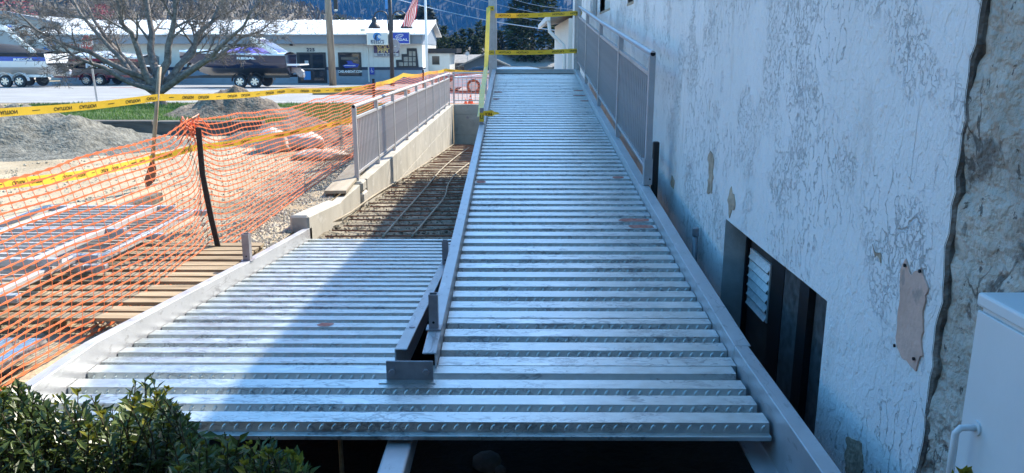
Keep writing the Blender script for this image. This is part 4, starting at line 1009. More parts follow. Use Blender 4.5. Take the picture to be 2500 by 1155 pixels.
# ---------------------------------------------------------------- shrubs in the foreground
def shrub(label, prof, n, trange, nleafobj, seed, depth=.22, ymax=1230, yellow=.10, base=None):
    random.seed(seed)
    t = thing('shrub', label, 'shrub', base)
    big, young, stems = MB(), MB(), MB(); singles = []
    def prof_y(x):
        for (a, ya), (b, yb) in zip(prof, prof[1:]):
            if x <= b: return ya + (yb - ya) * (x - a) / (b - a)
        return prof[-1][1]
    def leafgeo(c, d, n_, L, Wd):
        s = d.cross(n_).normalized()
        return [c, c + d * L * .45 + s * Wd + n_ * .12 * L, c + d * L, c + d * L * .45 - s * Wd + n_ * .12 * L, c + d * L * .5]
    LF = [(0, 1, 4), (1, 2, 4), (4, 2, 3), (0, 4, 3)]
    x0, x1 = prof[0][0], prof[-1][0]
    for k in range(n):
        px = U(x0, x1); f = R() ** 1.25; T = U(*trange); yt = prof_y(px); py = yt + f * (ymax - yt) + (U(-26, 10) if R() < .18 else U(0, 20))
        tip = at(px, py, T=T); ln = U(.10, .22); lean = Vector((U(-.45, .45), U(-.45, .35), 1)).normalized()
        b0 = tip - lean * ln; mid = b0.lerp(tip, .5) + Vector((U(-.01, .01), U(-.01, .01), 0))
        stems.tube([b0, mid, tip], [.0025, .002, .0012], 3, cap=False)
        nl_ = int(ln / .012); yel = R() < yellow and f < .85
        for q in range(nl_):
            s = q / nl_; c = b0.lerp(tip, s); a = q * 2.4 + U(-.4, .4)
            out = Vector((cos(a), sin(a), 0)); up = .25 + .9 * s * s; d = (out + lean * up + Vector((0, 0, U(-.25, .25)))).normalized()
            nn = (lean - d * lean.dot(d)).normalized(); L = U(.022, .050) * (1.05 - .35 * s); G_ = leafgeo(c, d, nn, L, L * U(.20, .28))
            if yel and s > .72: young.add(G_, LF)
            elif len(singles) < nleafobj and T < trange[0] + .45 * (trange[1] - trange[0]) and R() < .03 and py < 1150: singles.append((G_, c))
            else: big.add(G_, LF)
        if yel:
            for q in range(7):
                a = U(0, 2 * pi); d = (Vector((cos(a) * .6, sin(a) * .6, 1))).normalized(); nn = d.cross(Vector((1, 0, 0))).normalized(); L = U(.010, .018); young.add(leafgeo(tip, d, nn, L, L * .3), LF)
    tag(big.build('foliage', m_leaf, t, fix=False), kind='stuff'); tag(young.build('new_growth', m_young, t, fix=False), kind='stuff'); tag(stems.build('twigs', m_twig, t, fix=False), kind='stuff')
    for G_, c in singles: MB().add(G_, LF).build('leaf', m_leaf, t, fix=False)
shrub('dark green leafy shrub filling the lower left corner before the landing', [(-160, 900), (0, 940), (60, 925), (130, 990), (210, 968), (280, 985), (330, 945), (365, 928), (400, 945), (450, 985), (470, 1060), (500, 1120)], 950, (1.75, 2.35), 150, 3, base=(-1.25, 1.9, -1.6))
shrub('lower green shrub with yellow tips beside the middle beam', [(420, 1075), (490, 1085), (540, 1068), (600, 1098), (640, 1082), (700, 1085), (745, 1140), (760, 1200)], 430, (1.55, 1.95), 90, 5, base=(-.6, 1.6, -1.6), yellow=.2)
shrub('single leafy sprig with yellow tip in front of the middle beam', [(895, 1158), (920, 1140), (945, 1160)], 3, (1.5, 1.6), 0, 8, base=(-.27, 1.4, -1.6), yellow=1, ymax=1200)
shrub('small yellow tipped sprig in front of the white cabinet', [(2335, 1158), (2352, 1145), (2375, 1160)], 4, (1.05, 1.15), 0, 9, base=(.65, 1, -1.6), yellow=1, ymax=1200)
random.seed(11)

# ---------------------------------------------------------------- bare tree
def branch(mb, p, d, L, r, depth, spread, twist, up=.05, nseg=5, minr=.006):
    pts, rs = [p.copy()], [r]; d = d.normalized(); q = p.copy()
    for i in range(nseg):
        d = (d + Vector((U(-1, 1), U(-1, 1), U(-.8, .8))) * twist + Vector((0, 0, up))).normalized(); q = q + d * L / nseg
        pts.append(q.copy()); rs.append(max(minr, r * (1 - .6 * (i + 1) / nseg)))
    mb.tube(pts, rs, 8 if r > .06 else (5 if r > .02 else 3), cap=False)
    if depth <= 0: return
    n = 4 if depth > 2 else (5 if depth == 2 else 6)
    for k in range(n):
        f = .25 + .75 * (k + R()) / n; i = min(nseg - 1, int(f * nseg)); b = pts[i].lerp(pts[i + 1], f * nseg - i)
        dd = (pts[i + 1] - pts[i]).normalized(); side = dd.cross(Vector((U(-1, 1), U(-1, 1), U(-1, 1)))).normalized()
        branch(mb, b, dd * U(.55, 1) + side * spread * U(.6, 1.2), L * U(.42, .66), max(minr, rs[i] * U(.45, .62)), depth - 1, spread, twist * 1.1, up, 4, minr)
bt = thing('bare_tree', 'spreading leafless tree with many twigs on the grass verge', 'tree', (*at(392, 263, T=23.6).xy, -1.72))
T0 = Vector((bt.location.x, bt.location.y, -1.75)); trunk = MB(); fork = at(383, 205, T=23.4)
trunk.tube([T0 + Vector((0, 0, -.1)), T0 + Vector((0, 0, .12)), T0.lerp(fork, .5) + Vector((-.03, 0, 0)), fork], [.30, .21, .165, .19], 12, cap=False)
crown = MB()
LIMBS = [((50, 40), 22.0, .11), ((190, -10), 25.5, .12), ((110, 88), 21.5, .10), ((340, -90), 24.0, .15), ((450, -100), 23, .14), ((540, -10), 25.5, .13), ((620, 30), 22.5, .12), ((665, 55), 24.6, .10), ((250, -80), 22, .12), ((590, -70), 24.5, .12), ((140, -40), 24, .11)]
for (tx, ty), T, r in LIMBS:
    e = at(tx, ty, T=T); s = fork + Vector((U(-.08, .08), U(-.08, .08), U(-.35, .1))); v = e - s; L = v.length; pts = []
    for i in range(9):
        f = i / 8; q = s.lerp(e, f) + Vector((U(-1, 1), U(-1, 1), U(-1, 1))) * .09 * (f > 0) + Vector((0, 0, -.55 * f * (1 - f) * L * .25)); pts.append(q)
    rs = [r * (1 - .78 * i / 8) for i in range(9)]; crown.tube(pts, rs, 7, cap=False)
    for k in range(9):
        f = (.42 if ty < 35 else .55) + (.58 if ty < 35 else .45) * k / 8; i = min(7, int(f * 8)); b = pts[i].lerp(pts[i + 1], f * 8 - i) if i < 8 else pts[8]
        dd = (pts[i + 1] - pts[i]).normalized(); side = dd.cross(Vector((U(-1, 1), U(-1, 1), U(-1, 1)))).normalized()
        branch(crown, b, dd * .7 + side * .8, L * U(.16, .30), max(.011, rs[i] * .45), 3, .72, .20, .05, 4, .0050)
trunk.build('trunk', m_bark, bt, smooth=True); crown.build('branches', m_bark, bt, smooth=True, fix=False)
# ---------------------------------------------------------------- far trees
def needles(mb, base, H, rad, n, size, shape, droop=.35, seed=0):
    for k in range(n):
        f = R(); h = f * H; rr = rad * shape(f); a = U(0, 2 * pi); e = sqrt(R()) ** .7
        rr *= 1 + .25 * noise.noise(Vector((a * 1.2, h * .9 / max(rad, .5), seed)))
        p = Vector(base) + Vector((cos(a) * rr * e, sin(a) * rr * e, h)); d = Vector((cos(a) + U(-.5, .5), sin(a) + U(-.5, .5), U(-droop, .5))).normalized()
        s = d.cross(Vector((U(-.4, .4), U(-.4, .4), 1))).normalized(); L = size * U(.6, 1.3)
        mb.add([p - s * L * .28, p + s * L * .28, p + d * L + s * L * .1, p + d * L * 1.0 - s * L * .12], [(0, 1, 2, 3)])
def conifer(name, label, base, H, rad, n, size, shape, mat, group=None, droop=.35, trunk_r=.15, seed=0):
    t = thing(name, label, 'tree', base, group)
    MB().tube([base, Vector(base) + Vector((0, 0, H * .85))], [trunk_r, trunk_r * .3], 7).build('trunk', m_bark, t)
    mb = MB(); needles(mb, base, H, rad, n, size, shape, droop, seed); mb.build('crown', mat, t, fix=False); return t
def gpt(px, T):
    p = at(px, 150, T=T); return (p.x, p.y, G(p.y) - .05)
def Hof(py, px, T): return at(px, py, T=T).z - G(at(px, py, T=T).y)
cone_ = lambda f: (1 - f) ** .8 * (.35 + .65 * min(1, f * 6))
colm = lambda f: (min(1, f * 5) * .85 + .15) * (1 - f ** 3) ** .8
oval = lambda f: max(.05, sin(pi * min(1, .08 + f * .92))) ** .7
conifer('blue_spruce', 'dense dark conical spruce behind the flagpole', gpt(1042, 78), Hof(18, 1042, 78), 2.2, 3600, .5, lambda f: (1 - f) ** .6 * (.5 + .5 * min(1, f * 5)), m_con2)
conifer('evergreen', 'rounded evergreen behind the striped flag', gpt(985, 84), Hof(35, 985, 84), 2.0, 1800, .55, oval, m_pine, seed=4)
conifer('evergreen', 'small evergreen top showing above the white roof', gpt(838, 80), Hof(44, 838, 80), 1.3, 900, .5, oval, m_pine, seed=9)
conifer('pine_tree', 'tall shaggy pine seen between the two tall posts', gpt(1300, 62), Hof(-90, 1300, 62), 2.7, 5200, .42, lambda f: oval(f) * (.55 + .45 * (1 - f)), m_con, droop=.5, seed=6)
conifer('pine_tree', 'sunlit pine standing left behind the taller shaggy pine', gpt(1268, 70), Hof(40, 1268, 70), 1.3, 1400, .45, oval, m_pine, droop=.5, seed=16)
arb = [(1052, 88), (1066, 100), (1086, 64), (1101, 92), (1112, 78), (1131, 70), (1150, 68), (1170, 52), (1184, 62), (1200, 50), (1220, 74), (1077, 96), (1122, 98), (1161, 90)]
arb.sort()
for i, (px, py) in enumerate(arb):
    conifer('arborvitae', '%s columnar arborvitae from the left in the hedge row behind the houses' % ORD[i], gpt(px, 68 + (i % 3) * 1.5), Hof(py, px, 68), .36 + .08 * R(), 520, .34, colm, m_arb, 'columnar arborvitae hedge row', droop=-.2, trunk_r=.08, seed=i)
# leafless scrub trees behind the building
proto = thing('bare_tree', 'leafless greyish tree on the brown slope behind the white roof', 'tree', (0, 0, 0), 'leafless trees on the brown slope')
mb = MB(); branch(mb, Vector((0, 0, 0)), Vector((0, 0, 1)), 3.2, .16, 4, .8, .16, .08, 5, .022); mb.build('branches', m_brush, proto, fix=False)
spots = [(60, 120, 1.1), (150, 112, 1.2), (235, 125, 1.2), (300, 108, 1.0), (380, 122, 1.3), (460, 112, 1.1), (530, 120, 1.2), (600, 110, 1.0), (650, 118, .8), (900, 92, .75), (1110, 92, .9), (1165, 98, 1.0), (1220, 88, .9), (100, 135, 1.3), (330, 140, 1.4), (500, 138, 1.4), (200, 140, 1.4)]
for i, (px, T, sc) in enumerate(spots):
    p = at(px, 100, T=T); loc = (p.x, p.y, max(G(p.y), knoll(p.x, p.y) - .4))
    if i == 0: proto.location = loc; proto.scale = (sc,) * 3; o = proto
    else: o = dup_tree(proto, loc, U(0, 6), scale=sc)
    if 9 <= i <= 12: o['label'] = 'leafless greyish tree behind the arborvitae and houses on the right'; o['group'] = 'leafless trees behind the houses'
mb = MB()
for k in range(5200):
    y = U(120, 250); x = U(-.70, -.10) * y; z = knoll(x, y); s = U(.5, 1.5)
    for q in range(3):
        a = U(0, 2 * pi); d = Vector((cos(a) * .6, sin(a) * .6, 1)) * s; w = Vector((-sin(a), cos(a), 0)) * s * .16; b = Vector((x + U(-.6, .6), y, z - .3)); mb.add([b - w, b + w, b + d + w * .4, b + d * .95 - w], [(0, 1, 2, 3)])
tag(mb.build('hillside_brush', [m_brush], fix=False), kind='stuff')
for px, T, s, lab in ((25, 88, 2.2, 'red blossoming tree at the top left corner behind the grey building'), (250, 96, 1.0, 'small reddish blossoming tree above the white roof')):
    p = at(px, 30, T=T); t = thing('blossom_tree', lab, 'tree', (p.x, p.y, G(p.y)))
    MB().tube([(p.x, p.y, G(p.y)), (p.x, p.y, p.z - s * .3)], [.15, .07], 6).build('trunk', m_bark, t)
    mb = MB(); needles(mb, (p.x, p.y, p.z - s), 2 * s, s * 1.2, 420, .32, oval, .3, 2); mb.build('crown', m_blossom, t, fix=False)

# ---------------------------------------------------------------- boat dealership
TB = 52.0
def bx(px): return at(px, 150, Y=51.5).x
def bz(py, Y=51.5): return at(900, py, Y=Y).z
YB = 51.5; gz = -2.16
x0, x1 = bx(140), bx(1031)
mr = thing('marine_shop', 'long low white and blue grey boat shop with white metal roof', 'building', ((x0 + x1) / 2, YB + 4, gz))
zb = bz(170); zt = bz(107); ze = bz(86); zr = 1.95
MB().box((x0, YB + .05, zb + .09), (x1, YB + 9, zt)).build('upper_wall', m_block, mr)
MB().box((x0 + .003, YB + .04, gz), (x1 + .003, YB + 9.003, zb)).build('lower_wall', m_bluegrey, mr)
MB().box((x0, YB - .0, zb - .02), (x1 + .02, YB + .047, zb + .16)).build('navy_band', m_navy, mr)
k = 0
for i, xx in enumerate(frange(x0, bx(750), 1.22)):                  # block courses proud of the wall
    pass
for j in range(9):
    z = zb + .18 + j * (zt - zb - .2) / 9; MB().box((x0 + .01, YB + .034, z), (bx(740), YB + .0495, z + (zt - zb - .2) / 9 - .022)).build('block_course', m_block, mr)
for xx in frange(bx(770), x1, .31): MB().box((xx, YB + .036, zb + .17), (xx + .29, YB + .0485, zt)).build('siding_board', m_offw, mr)
for xx in frange(bx(750), x1, .31): MB().box((xx, YB + .026, gz), (xx + .29, YB + .0385, zb - .03)).build('siding_board', m_bluegrey, mr)
MB().box((x0, YB - .75, zt + .003), (x1 + .06, YB + .3, ze)).build('fascia', m_fascia, mr)
mb = MB(); mb.hexa([(x0 - .3, YB - 1.0, ze + .003), (x1 + .35, YB - 1.0, ze + .003), (x1 + .35, YB + 5.2, zr), (x0 - .3, YB + 5.2, zr), (x0 - .3, YB - 1.0, ze + .08), (x1 + .35, YB - 1.0, ze + .08), (x1 + .35, YB + 5.2, zr + .08), (x0 - .3, YB + 5.2, zr + .08)])
mb.hexa([(x0 - .3, YB + 5.2, zr), (x1 + .35, YB + 5.2, zr), (x1 + .35, YB + 10, ze), (x0 - .3, YB + 10, ze), (x0 - .3, YB + 5.2, zr + .08), (x1 + .35, YB + 5.2, zr + .08), (x1 + .35, YB + 10, ze + .08), (x0 - .3, YB + 10, ze + .08)])
rf = mb.build('roof', m_roofw, mr)
for xx in frange(x0 - .25, x1 + .3, .61):
    mb = MB(); mb.bar((xx, YB - 1.0, ze + .1), (xx, YB + 5.2, zr + .1), .05, .035); mb.build('roof_rib', m_roofw, rf)
mb = MB(); mb.prism([(x1 + .004, YB + .06, zt - .02), (x1 + .004, YB + 8.9, zt - .02), (x1 + .004, YB + 8.9, ze), (x1 + .004, YB + 5.2, zr - .01), (x1 + .004, YB - .6, ze)], (.03, 0, 0)); mb.build('gable', m_bluegrey, mr)
mb = MB(); mb.bar((x1 + .4, YB - 1.0, ze + .0), (x1 + .4, YB + 5.2, zr), .08, .22); mb.build('barge_board', m_roofw, mr)
# door
dx0, dx1, dz1 = bx(725), bx(796), bz(128)
dr = MB().box((dx0, YB - .02, gz), (dx1, YB + .03, dz1)).build('shop_door', m_frame, mr)
for a, b in ((732, 757), (764, 789)):
    for z0, z1 in ((gz + .22, bz(170)), (bz(167), dz1 - .12)): MB().box((bx(a), YB - .028, z0), (bx(b), YB - .0205, z1)).build('pane', m_glass, dr)
MB().box((bx(740), YB - .034, bz(195)), (bx(757), YB - .0285, bz(174))).build('door_poster', m_sky1, dr)
MB().box((bx(744), YB - .034, bz(158)), (bx(753), YB - .0285, bz(148))).build('notice', m_signpale, dr)
MB().box((dx0 + .1, YB - .04, bz(169)), (dx1 - .1, YB - .0285, bz(167.6))).build('push_bar', m_alu, dr)
wd = MB().box((bx(826), YB - .02, bz(185)), (bx(882), YB + .03, bz(128))).build('display_window', m_frame, mr)
MB().box((bx(830), YB - .028, bz(182)), (bx(878), YB - .0205, bz(131))).build('poster', m_glass, wd)
mb = MB(); mb.prism([(bx(836), YB - .032, bz(160)), (bx(842), YB - .032, bz(166)), (bx(872), YB - .032, bz(164)), (bx(877), YB - .032, bz(157)), (bx(862), YB - .032, bz(154)), (bx(858), YB - .032, bz(148)), (bx(846), YB - .032, bz(149)), (bx(850), YB - .032, bz(155))], (0, .003, 0)); mb.build('poster_boat', m_signblue, wd)
MB().box((bx(833), YB - .031, bz(146)), (bx(875), YB - .0285, bz(139))).build('poster_hills', m_timber, wd)
MB().box((bx(840), YB - .0345, bz(161)), (bx(868), YB - .033, bz(159.6))).build('poster_stripe', m_wht, wd)
letters('CHELANBOAT.COM', .21, (bx(854), YB - .034, bz(175)), m_wht, wd, .008, .82)
letters('225', .28, (bx(760), YB - .0, bz(122)), m_dkl, mr, .012, 1.05, space=1.25)
MB().box((bx(711), YB - .15, bz(112)), (bx(717), YB + .03, bz(106.5))).build('wall_light', m_frame, mr)
wl = MB().box((bx(678), YB - .02, bz(137)), (bx(694), YB + .03, bz(126))).build('small_window', m_frame, mr)
MB().box((bx(680), YB - .028, bz(136)), (bx(692), YB - .0205, bz(127.5))).build('pane', m_glass, wl)
# stepped glass-block window
fr_ = MB()
steps = [(968, 147), (985, 133), (998, 119)]
out = [(967, 165), (967, 146), (981, 146), (981, 132), (994, 132), (994, 118), (1018, 118), (1022, 165)]
P3 = lambda L, y: [(bx(a), y, bz(b)) for a, b in L]
gb = MB().prism(P3(out, YB - .03), (0, .06, 0)).build('stepped_frame', m_frame, mr)
for (a, b, c, d) in ((974, 161, 984, 152), (986, 161, 996, 152), (998, 161, 1006, 152), (1008, 161, 1015, 152), (986, 150, 996, 139), (998, 150, 1006, 139), (1008, 150, 1015, 139), (999, 137, 1006, 125), (1008, 137, 1015, 125)):
    bevel(MB().box((bx(a), YB - .05, bz(b)), (bx(c), YB - .031, bz(d))).build('glass_block', m_blk, gb), .01, 1)
mb = MB(); mb.tube([(bx(894), YB - .6, ze - .15), (bx(894), YB - .3, ze - .45), (bx(899), YB, zt - .2), (bx(899), YB, gz + .1)], .05, 6); mb.build('downspout', m_offw, mr)
mb = MB(); mb.box((x1 + .03, YB + 3, bz(130)), (x1 + 2.0, YB + 8, bz(118))); mb.build('porch_roof', m_frame, mr)
mb = MB(); mb.box((x1 + .035, YB + 3.2, gz), (x1 + 1.5, YB + 7.8, bz(131))); pw_ = mb.build('side_porch', m_offw, mr)
MB().box((x1 + .3, YB + 3.18, bz(160)), (x1 + .8, YB + 3.199, bz(138))).build('pane', m_glass, pw_)
MB().box((bx(891), YB - 1.1, bz(78)), (bx(902), YB - .85, bz(71))).build('roof_floodlight', m_alu, mr)
# signs
def sign(name, label, a, b, mat, y=YB - 1.05, frame=m_alu, th=.18):
    X0, X1, Z0, Z1 = at(a[0], a[1], Y=y).x, at(b[0], b[1], Y=y).x, at(a[0], b[1], Y=y).z, at(a[0], a[1], Y=y).z
    t = thing(name, label, 'sign', ((X0 + X1) / 2, y, Z0))
    MB().box((X0, y, Z0), (X1, y + th, Z1)).build('cabinet', frame, t); MB().box((X0 + .05, y - .012, Z0 + .05), (X1 - .05, y - .001, Z1 - .05)).build('face', mat, t)
    return t, y - .018
t, y = sign('shop_sign', "white sign with a blue wave emblem and REED'S lettering", (895, 80), (948, 110), m_offw)
cx, cz = at(921, 91, Y=y).x, at(921, 89.5, Y=y).z
mb = MB(); rad = .26
mb.prism([(cx + rad * cos(a) , y, cz + rad * sin(a)) for a in [2 * pi * q / 28 for q in range(28)]], (0, .004, 0)); mb.build('wave_disc', m_sky1, t)
mb = MB(); mb.prism([(cx + rad * 1.02, y - .004, cz + .02), (cx + .12, y - .004, cz + .12), (cx + .02, y - .004, cz + .03), (cx + .08, y - .004, cz - .1), (cx + .24, y - .004, cz - .12)], (0, .003, 0)); mb.build('wave_gap', m_offw, t)
mb = MB(); mb.prism([(cx - .2, y - .004, cz - .14), (cx - .12, y - .004, cz + .1), (cx + .06, y - .004, cz + .18), (cx - .04, y - .004, cz + .02), (cx - .04, y - .004, cz - .2)], (0, .003, 0)); mb.build('wave_crest', m_dkl, t)
letters("REED'S", .27, (cx, y, at(921, 102, Y=y).z), m_dkl, t, .006, .95, space=1.12)
MB().box((at(907, 98, Y=y).x, y, at(907, 98.2, Y=y).z), (at(936, 98, Y=y).x, y + .004, at(907, 97.6, Y=y).z)).build('rule', m_dkl, t)
MB().box((at(907, 98, Y=y).x, y, at(907, 108, Y=y).z), (at(936, 98, Y=y).x, y + .004, at(907, 105.6, Y=y).z)).build('nameplate', m_dkl, t)
letters('MARINE', .085, (cx, y - .006, at(921, 106.8, Y=y).z), m_offw, t, .003, 1.6, space=1.5)
t, y = sign('shop_sign', 'bright blue sign with white oval emblem and REGAL lettering', (953, 78), (1001, 108), m_signblue)
cx = at(975, 87, Y=y).x; cz = at(975, 87.5, Y=y).z; mb = MB()
mb.tube([(cx + .24 * cos(a), y, cz + .08 * sin(a) + .05 * cos(a)) for a in [2 * pi * q / 24 for q in range(25)]], .014, 4); mb.tube([(cx - .16, y, cz - .1), (cx, y, cz + .05), (cx + .17, y, cz + .04), (cx + .03, y, cz - .08), (cx + .1, y, cz - .1)], .013, 4); mb.build('emblem', m_wht, t)
letters('REGAL', .19, (at(977, 97, Y=y).x, y, at(977, 97, Y=y).z), m_wht, t, .004, 1.75)
t, y = sign('shop_sign', 'dark purple sign with gold VOLVO PENTA lettering above Sales & Service', (912, 111), (974, 138), m_signpurple, YB - .12, m_signpurple, .1)
letters('VOLVO', .37, (at(944, 117, Y=y).x, y, at(944, 116.2, Y=y).z), m_gold, t, .008, 1.05); letters('PENTA', .37, (at(944, 124, Y=y).x, y, at(944, 123.6, Y=y).z), m_gold, t, .008, 1.05)
MB().box((at(913, 130, Y=y).x, y + .0, at(913, 137.6, Y=y).z), (at(973, 130, Y=y).x, y + .005, at(913, 129.6, Y=y).z)).build('lower_strip', m_signpale, t)
letters('Sales & Service', .2, (at(943, 133.5, Y=y).x, y - .004, at(943, 133.6, Y=y).z), m_dkl, t, .004, 1.0)
t, y = sign('shop_sign', 'dark sign reading GODFREY on the wall behind the navy boat', (557, 106), (620, 124), m_frame, YB - .06, m_frame, .05)
letters('GODFREY', .30, (at(590, 118, Y=y).x, y, at(590, 117, Y=y).z), m_offw, t, .006, 1.05)
t, y = sign('parking_sign', 'small blue disabled parking sign on the shop wall', (902, 165), (914, 182), m_signblue, YB - .03, m_signblue, .03)
cx, cz = at(908, 173, Y=y).x, at(908, 172, Y=y).z; mb = MB()
mb.tube([(cx + .06 * cos(a) - .0, y, cz - .05 + .07 * sin(a)) for a in [pi * .7 + q * 1.35 * pi / 10 for q in range(11)]], .011, 4); mb.tube([(cx - .03, y, cz + .09), (cx - .02, y, cz - .02), (cx + .05, y, cz - .02), (cx + .075, y, cz - .11)], .012, 4); mb.tube([(cx - .03, y, cz + .14), (cx - .03, y, cz + .12)], .02, 6); mb.build('wheelchair_symbol', m_wht, t)
# neighbouring grey building, tent, far sign
nb = thing('grey_building', 'plain pale grey building at the far left behind the boats', 'building', (-38, 60, -2.2))
mb = MB(); pz = lambda y: at(100, y, Y=58).z
X0, X1, X2 = at(-160, 100, Y=58).x, at(30, 100, Y=58).x, at(158, 100, Y=58).x
mb.prism([(X0, 58, -2.2), (X2, 58, -2.2), (X2, 58, pz(62)), (X1, 58, pz(33)), (X0, 58, pz(38))], (0, 10, 0)); mb.build('wall', m_greywall, nb)
mb = MB(); mb.bar((X0, 57.9, pz(36)), (X1, 57.9, pz(31)), .3, .2); mb.bar((X1, 57.9, pz(31)), (X2, 57.9, pz(60)), .3, .2); mb.build('roof_edge', m_fascia, nb)
MB().box((X1, 57.95, pz(92)), (X2 - .5, 57.99, pz(88))).build('wall_trim', m_fascia, nb)
tn = thing('canopy_tent', 'bright blue canopy tent between the two left boats', 'tent', at(138, 190, Y=55))
a, b = at(117, 116, Y=54), at(160, 116, Y=54); zt_ = at(140, 103, Y=54).z
mb = MB(); x_0, x_1, z_0 = a.x, b.x, a.z
mb.add([(x_0, 53.5, z_0), (x_1, 53.5, z_0), (x_1, 55.2, z_0), (x_0, 55.2, z_0), ((x_0 + x_1) / 2, 54.35, zt_), (x_0, 53.5, z_0 - .2), (x_1, 53.5, z_0 - .2), (x_1, 55.2, z_0 - .2), (x_0, 55.2, z_0 - .2)], [(0, 1, 4), (1, 2, 4), (2, 3, 4), (3, 0, 4), (0, 1, 6, 5), (1, 2, 7, 6), (2, 3, 8, 7), (3, 0, 5, 8)]); mb.build('canopy', m_tarp, tn)
for xx in (x_0 + .03, x_1 - .03):
    for yy in (53.53, 55.17): MB().box((xx - .03, yy - .03, -2.2), (xx + .03, yy + .03, z_0 - .1)).build('leg', m_alu, tn)
t, y = sign('shop_banner', 'white banner with red lettering behind the black boat', (168, 104), (226, 126), m_offw, YB - .3, m_offw, .04)
letters('SALES', .36, (at(192, 113, Y=y).x, y, at(192, 114, Y=y).z), m_red, t, .01, 1.2)

# ---------------------------------------------------------------- boats on trailers
def boat(label, stern_px, T, L, B, H, zk0, hullm, stripem, botm, deckm, coverm, txt, txtpos, arch=None, frac=(.0, .42, .78, 1), letm=m_wht, cover=(.35, .86, .38), tsize=.3, txs=1.6, cuddy=.0):
    pe = at(stern_px, 180, T=T); g = G(pe.y) + .012; xb = pe.x; yb = pe.y
    t = thing('boat', label, 'boat', (xb - L / 2, yb, g + zk0))
    ns = 22; secs = []
    for i in range(ns + 1):
        s = i / ns; X = xb - L + s * L
        b = B / 2 * max(.015, (1 - (1 - min(s / .5, 1)) ** 2.4)) * (1 - .06 * max(0, s - .6))
        zs = H * (1 + .16 * (1 - s) ** 1.6); zc = H * (.40 + .46 * max(0, 1 - s / .42) ** 2); zk = H * (.0 + .86 * max(0, 1 - s / .36) ** 2.2)
        rake = .0
        secs.append((X, b, zs + g + zk0, zc + g + zk0, zk + g + zk0))
    def band(rows, name, mat, smooth=True):
        mb = MB()
        for sg in (-1, 1): mb.grid([[(X, yb + sg * p[0], p[1]) for p in r] for X, r in rows])
        return mb.build(name, mat, t, smooth=smooth)
    def side(sec, f):
        X, b, zs, zc, zk = sec; bc = b * .86; return (bc + (b - bc) * (f ** .7), zc + (zs - zc) * f)
    band([(q[0], [(0, q[4]), (q[1] * .86 * .55, q[4] + (q[3] - q[4]) * .62), (q[1] * .86, q[3])]) for q in secs], 'hull_bottom', botm)
    for (f0, f1, nm, mt) in ((frac[0], frac[1], 'hull_side', hullm[0]), (frac[1], frac[2], 'hull_stripe', stripem), (frac[2], frac[3], 'gunwale', hullm[1])):
        band([(q[0], [side(q, f0), side(q, (f0 + f1) / 2), side(q, f1)]) for q in secs], nm, mt)
    band([(q[0], [(q[1] + .02, q[2] - .03), (q[1] + .02, q[2] + .03), (q[1] * .86, q[2] + .07), (q[1] * .45, q[2] + .13 * min(1, q[1] * 2)), (0, q[2] + .16 * min(1, q[1] * 2))]) for q in secs], 'deck', deckm)
    q = secs[-1]; mb = MB(); mb.prism([(q[0], yb, q[4]), (q[0], yb + q[1] * .86, q[3]), (q[0], yb + q[1], q[2]), (q[0], yb - q[1], q[2]), (q[0], yb - q[1] * .86, q[3])], (.02, 0, 0)); mb.build('transom', hullm[0], t)
    # canvas cover hump
    s0, s1, hh = cover; rows = []
    for i in range(13):
        f = i / 12; s = s0 + (s1 - s0) * f; sec = secs[min(ns, int(s * ns))]; hgt = hh * (sin(pi * min(1, f * 1.05) ** .75) ** .7 if f < .95 else .1) + .03
        rows.append([(xb - L + s * L, yb + sec[1] * .92 * c, sec[2] + .05 + hgt * (1 - abs(c) ** 2.2) + .03 * noise.noise(Vector((s * 9, c * 3, 0)))) for c in (-1, -.8, -.45, 0, .45, .8, 1)])
    mb = MB(); mb.grid(rows); mb.build('cover', coverm, t, smooth=True)
    zt2 = secs[-1][2]
    mb = MB(); mb.box((xb + .02, yb - B * .42, g + zk0 + H * .50), (xb + .75, yb + B * .42, g + zk0 + H * .58)); bevel(mb.build('swim_platform', deckm, t), .03)
    mb = MB(); mb.prism([(xb + .02, yb - .15, g + zk0 + H * .42), (xb + .5, yb - .15, g + zk0 + H * .40), (xb + .72, yb - .15, g + zk0 + H * .22), (xb + .62, yb - .15, g + zk0 - .06), (xb + .45, yb - .15, g + zk0 - .06), (xb + .25, yb - .15, g + zk0 + H * .16), (xb + .02, yb - .15, g + zk0 + H * .14)], (0, .3, 0)); bevel(mb.build('outdrive', m_steel2, t), .03)
    MB().lathe((xb + .62, yb, g + zk0 + .08), [(.05, 0), (.17, .05), (.17, .08), (.05, .12)], 10, 'X').build('propeller', m_alu, t)
    if txt:
        sx = xb - L + txtpos[0] * L; sec = secs[int(txtpos[0] * ns)]; w, z = side(sec, txtpos[1])
        letters(txt, tsize, (sx, yb - w - .035, z), letm, t, .008, txs, rot=(radians(80), 0, 0))
    if arch:
        for sg in (-1, 1):
            Pn = [(xb - L + L * a, yb + sg * B * .44 * w, g + zk0 + H * z) for a, z, w in arch[0]]; mb = MB()
            for p, q in zip(Pn, Pn[1:]): mb.bar(p, q, .10, .24)
            mb.build('arch_leg', m_hullwht, t)
        a, z, w = arch[0][-1]; mb = MB(); mb.box((xb - L + L * a - .1, yb - B * .44 * w, g + zk0 + H * z - .05), (xb - L + L * a + .25, yb + B * .44 * w, g + zk0 + H * z + .04)); bevel(mb.build('arch_top', arch[1], t), .03)
        if arch[2]:
            mb = MB(); mb.tube([(xb - L + L * p[0], yb - B * .4, g + zk0 + H * p[1]) for p in arch[2]], .06, 6); mb.tube([(xb - L + L * p[0], yb + B * .4, g + zk0 + H * p[1]) for p in arch[2]], .06, 6); mb.build('folded_bimini', m_canvas, t)
    # windscreen
    sc = secs[int(.46 * ns)]; mb = MB(); X = xb - L + .40 * L
